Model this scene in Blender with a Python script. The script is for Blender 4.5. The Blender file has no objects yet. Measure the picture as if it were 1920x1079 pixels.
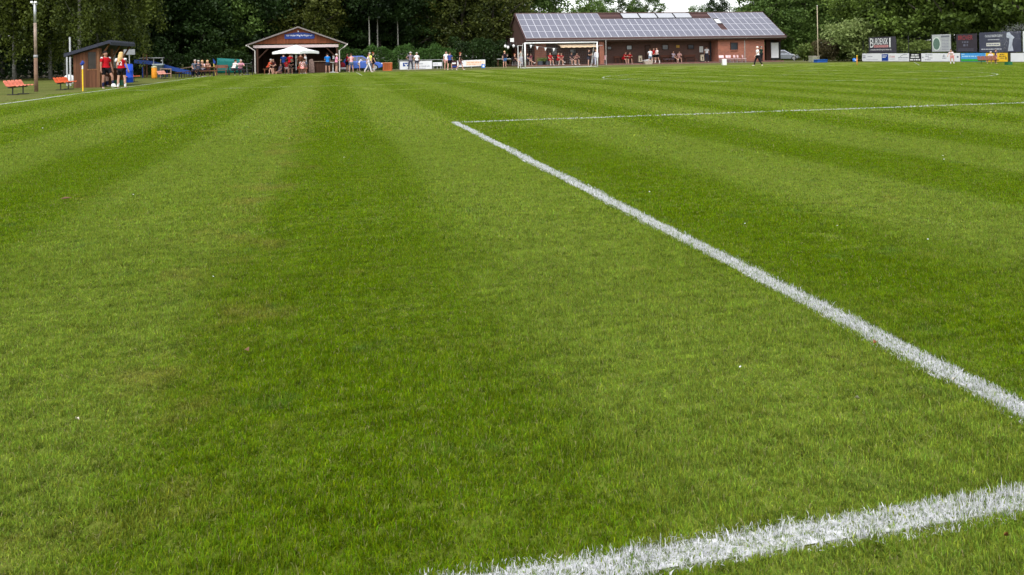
import bpy, bmesh, math, random
import numpy as np
from mathutils import Vector, Matrix

R = math.radians
sc = bpy.context.scene
col = sc.collection
# ------------------------------------------------------------------ camera
FPX, CX, CY, RHO, YAW, CAMH = 1535.0, 960.0, 106.2, R(0.98), R(12.5), 1.18
_Rt = Vector((math.cos(YAW), -math.sin(YAW), 0))
_Fw = Vector((math.sin(YAW), math.cos(YAW), 0))
_Up = Vector((0, 0, 1))
cam_r = _Rt * math.cos(RHO) - _Up * math.sin(RHO)
cam_u = _Rt * math.sin(RHO) + _Up * math.cos(RHO)
cam_d = bpy.data.cameras.new('camera')
cam = bpy.data.objects.new('camera', cam_d)
col.objects.link(cam)
cam.matrix_world = Matrix(((cam_r.x, cam_u.x, -_Fw.x, 0), (cam_r.y, cam_u.y, -_Fw.y, 0),
                           (cam_r.z, cam_u.z, -_Fw.z, CAMH), (0, 0, 0, 1)))
cam_d.sensor_width = 36
cam_d.lens = FPX / 1920 * 36
cam_d.shift_y = -(539.5 - CY) / 1920
cam_d.clip_end = 2000
cam_d.clip_start = 0.05
sc.camera = cam
# ------------------------------------------------------------------ sky and sun (bright overcast)
SUN_EL, SUN_AZ = R(52), R(205)          # azimuth from +Y clockwise: the sun stands behind the camera, to the left
world = bpy.data.worlds.new('World')
sc.world = world
world.use_nodes = True
nt = world.node_tree
bg = nt.nodes['Background']
sky = nt.nodes.new('ShaderNodeTexSky')
sky.sky_type = 'NISHITA'
sky.sun_disc = False
sky.sun_elevation = SUN_EL
sky.sun_rotation = SUN_AZ
sky.air_density = 1.0
sky.dust_density = 1.5
sky.ozone_density = 1.0
hs = nt.nodes.new('ShaderNodeHueSaturation')
hs.inputs['Saturation'].default_value = 0.22
nt.links.new(sky.outputs[0], hs.inputs['Color'])
nt.links.new(hs.outputs[0], bg.inputs['Color'])
bg.inputs['Strength'].default_value = 0.15
sun_d = bpy.data.lights.new('sun', 'SUN')
sun_d.energy = 0.7
sun_d.angle = R(14)
sun_d.color = (1.0, 0.96, 0.9)
sun = bpy.data.objects.new('sun', sun_d)
col.objects.link(sun)
sd = Vector((math.sin(SUN_AZ) * math.cos(SUN_EL), math.cos(SUN_AZ) * math.cos(SUN_EL), math.sin(SUN_EL)))
sun.rotation_euler = sd.to_track_quat('Z', 'Y').to_euler()
sun.location = (0, 0, 60)
sc.view_settings.view_transform = 'Standard'
sc.view_settings.look = 'None'
sc.view_settings.exposure = 1.2
sc.view_settings.gamma = 1
sc.view_settings.use_curve_mapping = False
sc.cycles.max_bounces = 6
sc.cycles.diffuse_bounces = 3
sc.cycles.transparent_max_bounces = 8
sc.cycles.use_denoising = True

# ------------------------------------------------------------------ survey helpers: photo measurements -> metres
C0 = Vector((0, 0, CAMH))
def W(px, py):
    """ground point seen at a photo position"""
    d = _Fw + cam_r * ((px - CX) / FPX) - cam_u * ((py - CY) / FPX)
    p = C0 + d * (-CAMH / d.z)
    return (p.x, p.y)
def atY(px, Y, z=0.0):
    u = (px - CX) / FPX; dz = z - CAMH
    return (u * (_Fw.y * Y + _Fw.z * dz) - cam_r.y * Y - cam_r.z * dz) / (cam_r.x - u * _Fw.x)
def atX(px, X, z=0.0):
    u = (px - CX) / FPX; dz = z - CAMH
    return (u * _Fw.x * X - cam_r.x * X - cam_r.z * dz) / (cam_r.y - u * _Fw.y)
def hgt(py, X, Y):
    v = -(py - CY) / FPX
    return CAMH + (v * (_Fw.x * X + _Fw.y * Y) - cam_u.x * X - cam_u.y * Y) / cam_u.z

# ------------------------------------------------------------------ object helpers
def link(o, parent=None):
    col.objects.link(o)
    if parent: o.parent = parent
    return o
def tag(o, label=None, cat=None, group=None, kind=None):
    if label: o['label'] = label
    if cat: o['category'] = cat
    if group: o['group'] = group
    if kind: o['kind'] = kind
    return o
def thing(name, label, cat, loc=(0, 0, 0), rz=0.0, group=None):
    o = bpy.data.objects.new(name, None)
    o.empty_display_size = 0.2
    link(o)
    o.location = loc; o.rotation_euler = (0, 0, rz)
    return tag(o, label, cat, group)
def copy_tree(o, parent=None):
    c = o.copy(); col.objects.link(c); c.parent = parent
    for ch in list(o.children): copy_tree(ch, c)
    return c
class MB:
    def __init__(s): s.v = []; s.f = []; s.mi = []; s.m = 0
    def add(s, vs, fs):
        b = len(s.v); s.v += [tuple(v) for v in vs]
        s.f += [tuple(b + i for i in f) for f in fs]; s.mi += [s.m] * len(fs); return s
    def box(s, x0, y0, z0, x1, y1, z1, M=None):
        vs = [Vector(p) for p in ((x0,y0,z0),(x1,y0,z0),(x1,y1,z0),(x0,y1,z0),(x0,y0,z1),(x1,y0,z1),(x1,y1,z1),(x0,y1,z1))]
        if M: vs = [M @ v for v in vs]
        return s.add(vs, [(0,3,2,1),(4,5,6,7),(0,1,5,4),(1,2,6,5),(2,3,7,6),(3,0,4,7)])
    def cbox(s, c, d, rz=0.0, rx=0.0, ry=0.0):
        M = Matrix.Translation(c) @ Matrix.Rotation(rz,4,'Z') @ Matrix.Rotation(rx,4,'X') @ Matrix.Rotation(ry,4,'Y')
        return s.box(-d[0]/2,-d[1]/2,-d[2]/2,d[0]/2,d[1]/2,d[2]/2,M)
    def tube(s, pts, rad, n=8, cap=True):
        pts = [Vector(p) for p in pts]
        if not hasattr(rad, '__len__'): rad = [rad] * len(pts)
        b = len(s.v); rings = []
        for i, p in enumerate(pts):
            t = (pts[min(i+1,len(pts)-1)] - pts[max(i-1,0)])
            t = t.normalized() if t.length > 1e-9 else Vector((0,0,1))
            a = t.cross(Vector((0,0,1)) if abs(t.z) < .9 else Vector((1,0,0))).normalized(); c = t.cross(a)
            rings.append([p + (a*math.cos(2*math.pi*k/n) + c*math.sin(2*math.pi*k/n))*rad[i] for k in range(n)])
        vs = [v for r in rings for v in r]; fs = []
        for i in range(len(pts)-1):
            for k in range(n):
                fs.append((i*n+k, i*n+(k+1)%n, (i+1)*n+(k+1)%n, (i+1)*n+k))
        if cap:
            fs.append(tuple(range(n-1,-1,-1))); fs.append(tuple((len(pts)-1)*n+k for k in range(n)))
        return s.add(vs, fs)
    def lathe(s, prof, c=(0,0,0), n=14):
        vs = []; fs = []
        for r, z in prof:
            for k in range(n):
                a = 2*math.pi*k/n; vs.append((c[0]+r*math.cos(a), c[1]+r*math.sin(a), c[2]+z))
        for i in range(len(prof)-1):
            for k in range(n): fs.append((i*n+k, i*n+(k+1)%n, (i+1)*n+(k+1)%n, (i+1)*n+k))
        fs.append(tuple(range(n-1,-1,-1))); fs.append(tuple((len(prof)-1)*n+k for k in range(n)))
        return s.add(vs, fs)
    def ball(s, c, r, n=10, m=7):
        if not hasattr(r, '__len__'): r = (r, r, r)
        vs = [(c[0], c[1], c[2]-r[2])]; fs = []
        for i in range(1, m):
            t = math.pi*i/m
            for k in range(n):
                a = 2*math.pi*k/n
                vs.append((c[0]+r[0]*math.sin(t)*math.cos(a), c[1]+r[1]*math.sin(t)*math.sin(a), c[2]-r[2]*math.cos(t)))
        vs.append((c[0], c[1], c[2]+r[2])); L = len(vs)-1
        for k in range(n):
            fs.append((0, 1+(k+1)%n, 1+k)); fs.append((L, 1+(m-2)*n+k, 1+(m-2)*n+(k+1)%n))
            for i in range(m-2):
                fs.append((1+i*n+k, 1+i*n+(k+1)%n, 1+(i+1)*n+(k+1)%n, 1+(i+1)*n+k))
        return s.add(vs, fs)
    def prism(s, poly, y0, y1, plane='xz'):
        n = len(poly)
        if plane == 'xz': a = [(x,y0,z) for x,z in poly]; b = [(x,y1,z) for x,z in poly]
        elif plane == 'yz': a = [(y0,x,z) for x,z in poly]; b = [(y1,x,z) for x,z in poly]
        else: a = [(x,z,y0) for x,z in poly]; b = [(x,z,y1) for x,z in poly]
        fs = [tuple(range(n)), tuple(range(2*n-1,n-1,-1))] + [(i, n+i, n+(i+1)%n, (i+1)%n) for i in range(n)]
        return s.add(a+b, fs)
    def build(s, name, mats, parent=None, world=False, smooth=False, bevel=0.0, loc=None):
        me = bpy.data.meshes.new(name)
        vs = s.v
        if world and parent is not None:
            L = parent.location; vs = [(x-L.x, y-L.y, z-L.z) for x,y,z in vs]
        me.from_pydata(vs, [], s.f)
        if not isinstance(mats, (list, tuple)): mats = [mats]
        for m in mats: me.materials.append(m)
        if len(mats) > 1: me.polygons.foreach_set('material_index', s.mi)
        bm = bmesh.new(); bm.from_mesh(me)
        bmesh.ops.recalc_face_normals(bm, faces=bm.faces)
        bm.to_mesh(me); bm.free()
        if smooth: me.polygons.foreach_set('use_smooth', [True]*len(me.polygons))
        me.update()
        o = bpy.data.objects.new(name, me); link(o, parent)
        if loc: o.location = loc
        if bevel:
            b = o.modifiers.new('bevel', 'BEVEL'); b.width = bevel; b.segments = 2; b.limit_method = 'ANGLE'
        return o

# ------------------------------------------------------------------ materials
def lin(r, g, b):
    f = lambda c: (c/255/12.92 if c/255 <= .04045 else ((c/255+.055)/1.055)**2.4)
    return (f(r), f(g), f(b))
def newmat(name):
    m = bpy.data.materials.new(name); m.use_nodes = True
    return m, m.node_tree, m.node_tree.nodes['Principled BSDF']
def N(t, typ, **kw):
    n = t.nodes.new(typ)
    for k, v in kw.items(): setattr(n, k, v)
    return n
_mc = {}
def M(name, c, rough=.7, var=.15, scale=6.0, metal=0.0, bump=0.0, spec=.3):
    if name in _mc: return _mc[name]
    m, t, p = newmat(name)
    tc = N(t, 'ShaderNodeTexCoord'); no = N(t, 'ShaderNodeTexNoise')
    no.inputs['Scale'].default_value = scale; no.inputs['Detail'].default_value = 5
    t.links.new(tc.outputs['Object'], no.inputs['Vector'])
    cr = N(t, 'ShaderNodeValToRGB')
    cr.color_ramp.elements[0].position = .3; cr.color_ramp.elements[1].position = .7
    cr.color_ramp.elements[0].color = (*[max(0,x*(1-var)) for x in c], 1)
    cr.color_ramp.elements[1].color = (*[min(1,x*(1+var)) for x in c], 1)
    t.links.new(no.outputs[0], cr.inputs[0]); t.links.new(cr.outputs[0], p.inputs['Base Color'])
    p.inputs['Roughness'].default_value = rough; p.inputs['Metallic'].default_value = metal
    p.inputs['Specular IOR Level'].default_value = spec
    if bump:
        b = N(t, 'ShaderNodeBump'); b.inputs['Strength'].default_value = bump; b.inputs['Distance'].default_value = .02
        t.links.new(no.outputs[0], b.inputs['Height']); t.links.new(b.outputs[0], p.inputs['Normal'])
    _mc[name] = m; return m
def wood(name, c, board=.12, axis='x', var=.35):
    """boards running along z (or x), with seams and grain"""
    if name in _mc: return _mc[name]
    m, t, p = newmat(name)
    tc = N(t, 'ShaderNodeTexCoord'); sp = N(t, 'ShaderNodeSeparateXYZ')
    t.links.new(tc.outputs['Object'], sp.inputs[0])
    ad = N(t, 'ShaderNodeMath', operation='ADD'); 
    if axis == 'x': t.links.new(sp.outputs[0], ad.inputs[0]); t.links.new(sp.outputs[1], ad.inputs[1])
    else: t.links.new(sp.outputs[2], ad.inputs[0]); ad.inputs[1].default_value = 0
    dv = N(t, 'ShaderNodeMath', operation='DIVIDE'); t.links.new(ad.outputs[0], dv.inputs[0]); dv.inputs[1].default_value = board
    fl = N(t, 'ShaderNodeMath', operation='FLOOR'); t.links.new(dv.outputs[0], fl.inputs[0])
    fr = N(t, 'ShaderNodeMath', operation='FRACT'); t.links.new(dv.outputs[0], fr.inputs[0])
    wn = N(t, 'ShaderNodeTexWhiteNoise', noise_dimensions='1D'); t.links.new(fl.outputs[0], wn.inputs['W'])
    no = N(t, 'ShaderNodeTexNoise'); no.inputs['Scale'].default_value = 3; no.inputs['Detail'].default_value = 6
    mp = N(t, 'ShaderNodeMapping'); mp.inputs['Scale'].default_value = (8, 8, .8) if axis == 'x' else (.8, 8, 8)
    t.links.new(tc.outputs['Object'], mp.inputs[0]); t.links.new(mp.outputs[0], no.inputs['Vector'])
    mx = N(t, 'ShaderNodeMath', operation='MULTIPLY_ADD'); t.links.new(wn.outputs[0], mx.inputs[0]); mx.inputs[1].default_value = .5
    t.links.new(no.outputs[0], mx.inputs[2])
    cr = N(t, 'ShaderNodeValToRGB'); cr.color_ramp.elements[0].position = .3; cr.color_ramp.elements[1].position = 1.0
    cr.color_ramp.elements[0].color = (*[x*(1-var) for x in c], 1); cr.color_ramp.elements[1].color = (*[min(1,x*(1+var)) for x in c], 1)
    t.links.new(mx.outputs[0], cr.inputs[0])
    lt = N(t, 'ShaderNodeMath', operation='LESS_THAN'); t.links.new(fr.outputs[0], lt.inputs[0]); lt.inputs[1].default_value = .07
    mi = N(t, 'ShaderNodeMix', data_type='RGBA'); t.links.new(lt.outputs[0], mi.inputs[0]); t.links.new(cr.outputs[0], mi.inputs[6])
    mi.inputs[7].default_value = (*[x*.25 for x in c], 1)
    t.links.new(mi.outputs[2], p.inputs['Base Color']); p.inputs['Roughness'].default_value = .75
    p.inputs['Specular IOR Level'].default_value = .2
    _mc[name] = m; return m
def brick(name, c1, c2, mortar):
    m, t, p = newmat(name)
    tc = N(t, 'ShaderNodeTexCoord'); sp = N(t, 'ShaderNodeSeparateXYZ'); cb = N(t, 'ShaderNodeCombineXYZ')
    t.links.new(tc.outputs['Object'], sp.inputs[0])
    ad = N(t, 'ShaderNodeMath', operation='ADD'); t.links.new(sp.outputs[0], ad.inputs[0]); t.links.new(sp.outputs[1], ad.inputs[1])
    t.links.new(ad.outputs[0], cb.inputs[0]); t.links.new(sp.outputs[2], cb.inputs[1])
    b = N(t, 'ShaderNodeTexBrick'); b.inputs['Scale'].default_value = 1.0
    b.inputs['Brick Width'].default_value = .25; b.inputs['Row Height'].default_value = .083; b.inputs['Mortar Size'].default_value = .012
    b.inputs['Color1'].default_value = (*c1,1); b.inputs['Color2'].default_value = (*c2,1); b.inputs['Mortar'].default_value = (*mortar,1)
    t.links.new(cb.outputs[0], b.inputs['Vector'])
    no = N(t, 'ShaderNodeTexNoise'); no.inputs['Scale'].default_value = 1.3; no.inputs['Detail'].default_value = 6
    t.links.new(tc.outputs['Object'], no.inputs['Vector'])
    mi = N(t, 'ShaderNodeMix', data_type='RGBA', blend_type='MULTIPLY'); mi.inputs[0].default_value = .5
    t.links.new(b.outputs[0], mi.inputs[6]); t.links.new(no.outputs[0], mi.inputs[7])
    gn = N(t, 'ShaderNodeBrightContrast'); gn.inputs['Bright'].default_value = .02
    t.links.new(mi.outputs[2], gn.inputs[0]); t.links.new(gn.outputs[0], p.inputs['Base Color'])
    bp = N(t, 'ShaderNodeBump'); bp.inputs['Strength'].default_value = .5; bp.inputs['Distance'].default_value = .01
    t.links.new(b.outputs['Fac'], bp.inputs['Height']); bp.invert = True; t.links.new(bp.outputs[0], p.inputs['Normal'])
    p.inputs['Roughness'].default_value = .85
    return m
def leafmat(name, dark, light, trans=.3):
    m, t, p = newmat(name)
    g = N(t, 'ShaderNodeNewGeometry'); no = N(t, 'ShaderNodeTexNoise'); no.inputs['Scale'].default_value = .55; no.inputs['Detail'].default_value = 3
    t.links.new(g.outputs['Position'], no.inputs['Vector'])
    ad = N(t, 'ShaderNodeMath', operation='MULTIPLY_ADD'); t.links.new(g.outputs['Random Per Island'], ad.inputs[0]); ad.inputs[1].default_value = .30
    t.links.new(no.outputs[0], ad.inputs[2])
    oi = N(t, 'ShaderNodeObjectInfo'); a2 = N(t, 'ShaderNodeMath', operation='MULTIPLY_ADD')
    t.links.new(oi.outputs['Random'], a2.inputs[0]); a2.inputs[1].default_value = .25; t.links.new(ad.outputs[0], a2.inputs[2])
    cr = N(t, 'ShaderNodeValToRGB'); cr.color_ramp.elements[0].position = .48; cr.color_ramp.elements[1].position = .92
    cr.color_ramp.elements[0].color = (*dark,1); cr.color_ramp.elements[1].color = (*light,1)
    t.links.new(a2.outputs[0], cr.inputs[0])
    d = N(t, 'ShaderNodeBsdfPrincipled'); d.inputs['Roughness'].default_value = .55; d.inputs['Specular IOR Level'].default_value = .25
    t.links.new(cr.outputs[0], d.inputs['Base Color'])
    tr = N(t, 'ShaderNodeBsdfTranslucent'); t.links.new(cr.outputs[0], tr.inputs[0])
    mx = N(t, 'ShaderNodeMixShader'); mx.inputs[0].default_value = trans
    t.links.new(d.outputs[0], mx.inputs[1]); t.links.new(tr.outputs[0], mx.inputs[2])
    t.links.new(mx.outputs[0], t.nodes['Material Output'].inputs['Surface']); t.nodes.remove(p)
    return m
WHITE = M('white_paint', (.8,.8,.8), .5, .05)
PAPER = M('paper', (.75,.75,.75), .8, .05)
BLACK = M('black_plastic', (.02,.02,.022), .5)
DARKWOOD = wood('dark_brown_wood', lin(70,44,30))
STEEL = M('galvanised_steel', (.42,.43,.44), .4, .2, metal=.6)
GREYP = M('grey_paint', (.32,.32,.33), .5)
GLASS = M('dark_glass', (.03,.035,.045), .08, .1, spec=.8)

# ------------------------------------------------------------------ text
_texts = []
def text(s, size, mat, parent, loc, rz=0.0, name='lettering', align='CENTER', sx=1.0):
    c = bpy.data.curves.new(name, 'FONT'); c.body = s; c.size = size; c.align_x = align; c.align_y = 'CENTER'
    c.extrude = .002; c.resolution_u = 3; c.materials.append(mat)
    o = bpy.data.objects.new(name, c); link(o, parent); o.location = loc; o.rotation_euler = (R(90), 0, rz); o.scale = (sx, 1, 1)
    _texts.append(o); return o
def bars(mb, x0, x1, z, h, y, rng, words=4):
    """rows of unreadable small print: a broken strip of short strokes"""
    x = x0
    while x < x1 - .02:
        w = min(rng.uniform(.3, 1.0) * (x1-x0)/words, x1 - x)
        mb.box(x, y-.003, z-h/2, x+w, y, z+h/2); x += w + h*.7
# ------------------------------------------------------------------ lawn colour (shared by soil sheet and blades)
GOAL_Y = 1.80
CORN = W(853, 230.5)
TOUCH_X = W(0, 196.8)[0]
FAR_Y = W(403, 142.3)[1]
BOX_X, BOX_Y = CORN
MID_X = BOX_X + 20.16
def math_n(t, op, a, b=None, c=None):
    n = N(t, 'ShaderNodeMath', operation=op)
    for i, x in enumerate((a, b, c)):
        if x is None: continue
        if isinstance(x, (int, float)): n.inputs[i].default_value = x
        else: t.links.new(x, n.inputs[i])
    return n.outputs[0]
def sstep(t, x, lo, hi):
    n = N(t, 'ShaderNodeMapRange', interpolation_type='SMOOTHSTEP')
    t.links.new(x, n.inputs[0]); n.inputs[1].default_value = lo; n.inputs[2].default_value = hi
    return n.outputs[0]
def mixc(t, f, a, b, blend='MIX'):
    n = N(t, 'ShaderNodeMix', data_type='RGBA', blend_type=blend)
    for i, x in ((0, f), (6, a), (7, b)):
        if isinstance(x, (int, float)): n.inputs[i].default_value = x
        elif isinstance(x, tuple): n.inputs[i].default_value = (*x, 1)
        else: t.links.new(x, n.inputs[i])
    return n.outputs[2]
def noise(t, vec, scale, detail=3, rough=.5):
    n = N(t, 'ShaderNodeTexNoise'); n.inputs['Scale'].default_value = scale; n.inputs['Detail'].default_value = detail
    n.inputs['Roughness'].default_value = rough; t.links.new(vec, n.inputs['Vector']); return n.outputs[0]
GR_LIGHT, GR_DARK, GR_DRY = (.174, .250, .028), (.108, .186, .002), (.235, .205, .045)
def lawn_color(t):
    g = N(t, 'ShaderNodeNewGeometry'); P = g.outputs['Position']
    sp = N(t, 'ShaderNodeSeparateXYZ'); t.links.new(P, sp.inputs[0]); X, Y = sp.outputs[0], sp.outputs[1]
    # flatten: the pattern is looked up on the ground plan only
    cb = N(t, 'ShaderNodeCombineXYZ'); t.links.new(X, cb.inputs[0]); t.links.new(Y, cb.inputs[1]); V = cb.outputs[0]
    st = N(t, 'ShaderNodeMapping'); st.inputs['Scale'].default_value = (1.6, .16, 1); t.links.new(V, st.inputs[0])
    wv = noise(t, st.outputs[0], 1.0, 3)
    xw = math_n(t, 'MULTIPLY_ADD', math_n(t, 'SUBTRACT', wv, .5), .75, X)
    ph = math_n(t, 'MULTIPLY', math_n(t, 'SUBTRACT', xw, .1), 2*math.pi/2.75)
    dk = sstep(t, math_n(t, 'COSINE', ph), -.45, .55)
    # second, weaker set of mowing passes
    ph2 = math_n(t, 'MULTIPLY', xw, 2*math.pi/.92)
    dk = math_n(t, 'MULTIPLY_ADD', math_n(t, 'COSINE', ph2), .07, dk)
    n1 = noise(t, V, .55, 4, .6); n2 = noise(t, V, 3.2, 4, .65); n3 = noise(t, V, 16, 3, .6)
    dk = math_n(t, 'MULTIPLY_ADD', math_n(t, 'SUBTRACT', n1, .5), .9, dk)
    dk = math_n(t, 'MULTIPLY_ADD', math_n(t, 'SUBTRACT', n2, .5), .75, dk)
    soft = math_n(t, 'MULTIPLY_ADD', sstep(t, Y, 9, 34), -.26, .84)
    dk = math_n(t, 'MULTIPLY_ADD', math_n(t, 'SUBTRACT', dk, .5), soft, .5)
    n = N(t, 'ShaderNodeClamp'); t.links.new(dk, n.inputs[0]); dk = n.outputs[0]
    c = mixc(t, dk, GR_LIGHT, GR_DARK)
    # dry, yellowed patches, more along the seams between passes
    seam = sstep(t, math_n(t, 'ABSOLUTE', math_n(t, 'ADD', X, .58)), .55, .0)
    n4 = noise(t, V, 1.7, 5, .7)
    dry = sstep(t, math_n(t, 'MULTIPLY_ADD', seam, .12, n4), .56, .82)
    c = mixc(t, math_n(t, 'MULTIPLY', dry, .6), c, GR_DRY)
    # cooler bluish tufts
    cool = sstep(t, noise(t, V, 2.3, 3, .6), .60, .78)
    c = mixc(t, math_n(t, 'MULTIPLY', cool, .5), c, (.085, .17, .045))
    return c, V, X, Y, n2, n3
def line_mask(t, X, Y, n3):
    j = math_n(t, 'MULTIPLY', math_n(t, 'SUBTRACT', n3, .5), .05)
    def seg(a, ca, wa, b, lo, hi):
        d = math_n(t, 'ADD', math_n(t, 'ABSOLUTE', math_n(t, 'SUBTRACT', a, ca)), j)
        m = sstep(t, d, wa, wa - .012)
        return math_n(t, 'MULTIPLY', m, math_n(t, 'MULTIPLY', math_n(t, 'GREATER_THAN', b, lo), math_n(t, 'LESS_THAN', b, hi)))
    a = seg(math_n(t, 'MULTIPLY_ADD', X, -.008, Y), GOAL_Y - .012, .054, X, -6.0, 50.0)
    b = seg(X, BOX_X, .056, Y, GOAL_Y, BOX_Y + .06)
    c = seg(Y, BOX_Y, .06, X, BOX_X - .06, BOX_X + 40.3)
    return math_n(t, 'MAXIMUM', a, math_n(t, 'MAXIMUM', b, c))
def ground_mat():
    m, t, p = newmat('mown_lawn')
    c, V, X, Y, n2, n3 = lawn_color(t)
    # rough, unstriped grass beyond the pitch
    off = math_n(t, 'MAXIMUM', sstep(t, X, TOUCH_X - .1, TOUCH_X - .6), math_n(t, 'MAXIMUM', sstep(t, X, 53.5, 54.0), sstep(t, Y, FAR_Y + .3, FAR_Y + 1.5)))
    rough = mixc(t, sstep(t, noise(t, V, .35, 5, .65), .35, .65), (.065, .105, .018), (.115, .135, .032))
    c = mixc(t, off, c, rough)
    c = mixc(t, .26, c, (.275, .255, .075))
    fine = noise(t, V, 60, 4, .7)
    hsv = N(t, 'ShaderNodeHueSaturation'); t.links.new(c, hsv.inputs['Color'])
    val = math_n(t, 'MULTIPLY_ADD', math_n(t, 'SUBTRACT', fine, .5), .8, .84)
    val = math_n(t, 'MULTIPLY_ADD', math_n(t, 'SUBTRACT', n3, .5), .5, val)
    t.links.new(val, hsv.inputs['Value'])
    t.links.new(hsv.outputs[0], p.inputs['Base Color'])
    p.inputs['Roughness'].default_value = .9; p.inputs['Specular IOR Level'].default_value = .05
    b = N(t, 'ShaderNodeBump'); b.inputs['Strength'].default_value = .6; b.inputs['Distance'].default_value = .03
    t.links.new(fine, b.inputs['Height']); t.links.new(b.outputs[0], p.inputs['Normal'])
    return m
def blade_mat(name, painted):
    m, t, p = newmat(name)
    g = N(t, 'ShaderNodeNewGeometry'); oi = N(t, 'ShaderNodeObjectInfo')
    rnd = g.outputs['Random Per Island']
    if painted:
        wn = noise(t, g.outputs['Position'], 60, 2)
        c = mixc(t, sstep(t, math_n(t, 'MULTIPLY_ADD', rnd, .55, math_n(t, 'MULTIPLY', wn, .75)), .34, .62), (.13, .18, .07), (.70, .70, .73))
    else:
        c, V, X, Y, n2, n3 = lawn_color(t)
        hsv = N(t, 'ShaderNodeHueSaturation'); t.links.new(c, hsv.inputs['Color'])
        mott = math_n(t, 'ADD', math_n(t, 'MULTIPLY', math_n(t, 'SUBTRACT', noise(t, V, 11, 4, .65), .5), 1.5), math_n(t, 'MULTIPLY', math_n(t, 'SUBTRACT', noise(t, V, 34, 3, .6), .5), 1.3))
        sm_ = N(t, 'ShaderNodeMapping'); sm_.inputs['Scale'].default_value = (2.2, 15, 1); t.links.new(V, sm_.inputs[0])
        mott = math_n(t, 'MULTIPLY_ADD', math_n(t, 'SUBTRACT', noise(t, sm_.outputs[0], 1.0, 4, .6), .5), 1.1, mott)
        vv = math_n(t, 'ADD', math_n(t, 'MULTIPLY_ADD', math_n(t, 'POWER', rnd, 2.0), 1.3, .68), mott)
        t.links.new(math_n(t, 'MAXIMUM', vv, .25), hsv.inputs['Value'])
        t.links.new(math_n(t, 'MULTIPLY_ADD', math_n(t, 'FRACT', math_n(t, 'MULTIPLY', rnd, 37.3)), .06, .465), hsv.inputs['Hue'])
        c = hsv.outputs[0]
        straw = math_n(t, 'GREATER_THAN', math_n(t, 'FRACT', math_n(t, 'MULTIPLY', rnd, 91.7)), .955)
        c = mixc(t, math_n(t, 'MULTIPLY', straw, .8), c, (.34, .30, .14))
        wh = math_n(t, 'MULTIPLY', line_mask(t, X, Y, n3), math_n(t, 'GREATER_THAN', math_n(t, 'FRACT', math_n(t, 'MULTIPLY', rnd, 13.1)), .38))
        c = mixc(t, wh, c, (.68, .68, .71))
    d = N(t, 'ShaderNodeBsdfPrincipled'); d.inputs['Roughness'].default_value = .6; d.inputs['Specular IOR Level'].default_value = .06
    t.links.new(c, d.inputs['Base Color'])
    tr = N(t, 'ShaderNodeBsdfTranslucent'); t.links.new(c, tr.inputs[0])
    mx = N(t, 'ShaderNodeMixShader'); mx.inputs[0].default_value = .25 if painted else .38
    t.links.new(d.outputs[0], mx.inputs[1]); t.links.new(tr.outputs[0], mx.inputs[2])
    t.links.new(mx.outputs[0], t.nodes['Material Output'].inputs['Surface']); t.nodes.remove(p)
    return m
LAWN = ground_mat()
# ------------------------------------------------------------------ terrain
g = MB(); nx, ny = 60, 60
xs = np.linspace(-260, 320, nx); ys = np.linspace(-60, 420, ny)
g.v = [(x, y, 0.0) for y in ys for x in xs]
g.f = [(j*nx+i, j*nx+i+1, (j+1)*nx+i+1, (j+1)*nx+i) for j in range(ny-1) for i in range(nx-1)]; g.mi = [0]*len(g.f)
o = g.build('ground', LAWN); tag(o, 'wide mown green grass pitch with lighter and darker mowing stripes', 'lawn', kind='structure')
def sheet(name, poly, z, mat, label, cat):
    m = MB(); m.add([(x, y, z) for x, y in poly], [tuple(range(len(poly)))])
    return tag(m.build(name, mat), label, cat, kind='structure')
SOIL = M('leaf_litter_soil', (.05,.042,.022), .95, .45, 1.5, bump=.5)
sheet('forest_floor', [(-140,55),(-34,60),(-28,68),(-23,83),(-12,88),(6,90),(17,93),(17,200),(-140,200)], .008, SOIL, 'dark bare soil and leaf litter under the trees', 'soil')
PAVE = M('beige_paving', lin(168,156,138), .85, .18, 2.0)
sheet('paved_path', [(4.5,83.6),(20.3,86.9),(54.5,86.9),(75,92),(75,95.5),(54,88.4),(21,88.4),(4.5,85.4)], .012, PAVE, 'narrow pale beige path in front of the brick clubhouse', 'path')
# ------------------------------------------------------------------ painted lines
mt, tt, pp = newmat('worn_line_paint')
_g = N(tt, 'ShaderNodeNewGeometry'); _n = noise(tt, _g.outputs['Position'], 9, 4, .7); _n2 = noise(tt, _g.outputs['Position'], 1.1, 3)
_f = sstep(tt, math_n(tt, 'MULTIPLY_ADD', _n2, .8, _n), .86, 1.10)
tt.links.new(mixc(tt, _f, (.16, .21, .06), (.74, .75, .70)), pp.inputs['Base Color']); pp.inputs['Roughness'].default_value = .9
WORN = mt
mt, tt, pp = newmat('fresh_line_paint')
_g = N(tt, 'ShaderNodeNewGeometry'); _n = noise(tt, _g.outputs['Position'], 40, 4, .7)
tt.links.new(mixc(tt, sstep(tt, _n, .40, .58), (.13, .17, .06), (.62, .62, .62)), pp.inputs['Base Color']); pp.inputs['Roughness'].default_value = .9
FRESH = mt
def strip(mb, pts, w, z=.016):
    pts = [Vector((x, y, 0)) for x, y in pts]; L = []; rr = random.Random(len(pts))
    for i, p in enumerate(pts):
        t = (pts[min(i+1, len(pts)-1)] - pts[max(i-1, 0)]).normalized(); n = Vector((-t.y, t.x, 0)) * (w/2*rr.uniform(.85, 1.15))
        L.append((p+n, p-n))
    b = len(mb.v); mb.v += [(q.x, q.y, z) for a in L for q in a]
    k = [(b+2*i, b+2*i+1, b+2*i+3, b+2*i+2) for i in range(len(pts)-1)]; mb.f += k; mb.mi += [0]*len(k)
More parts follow.
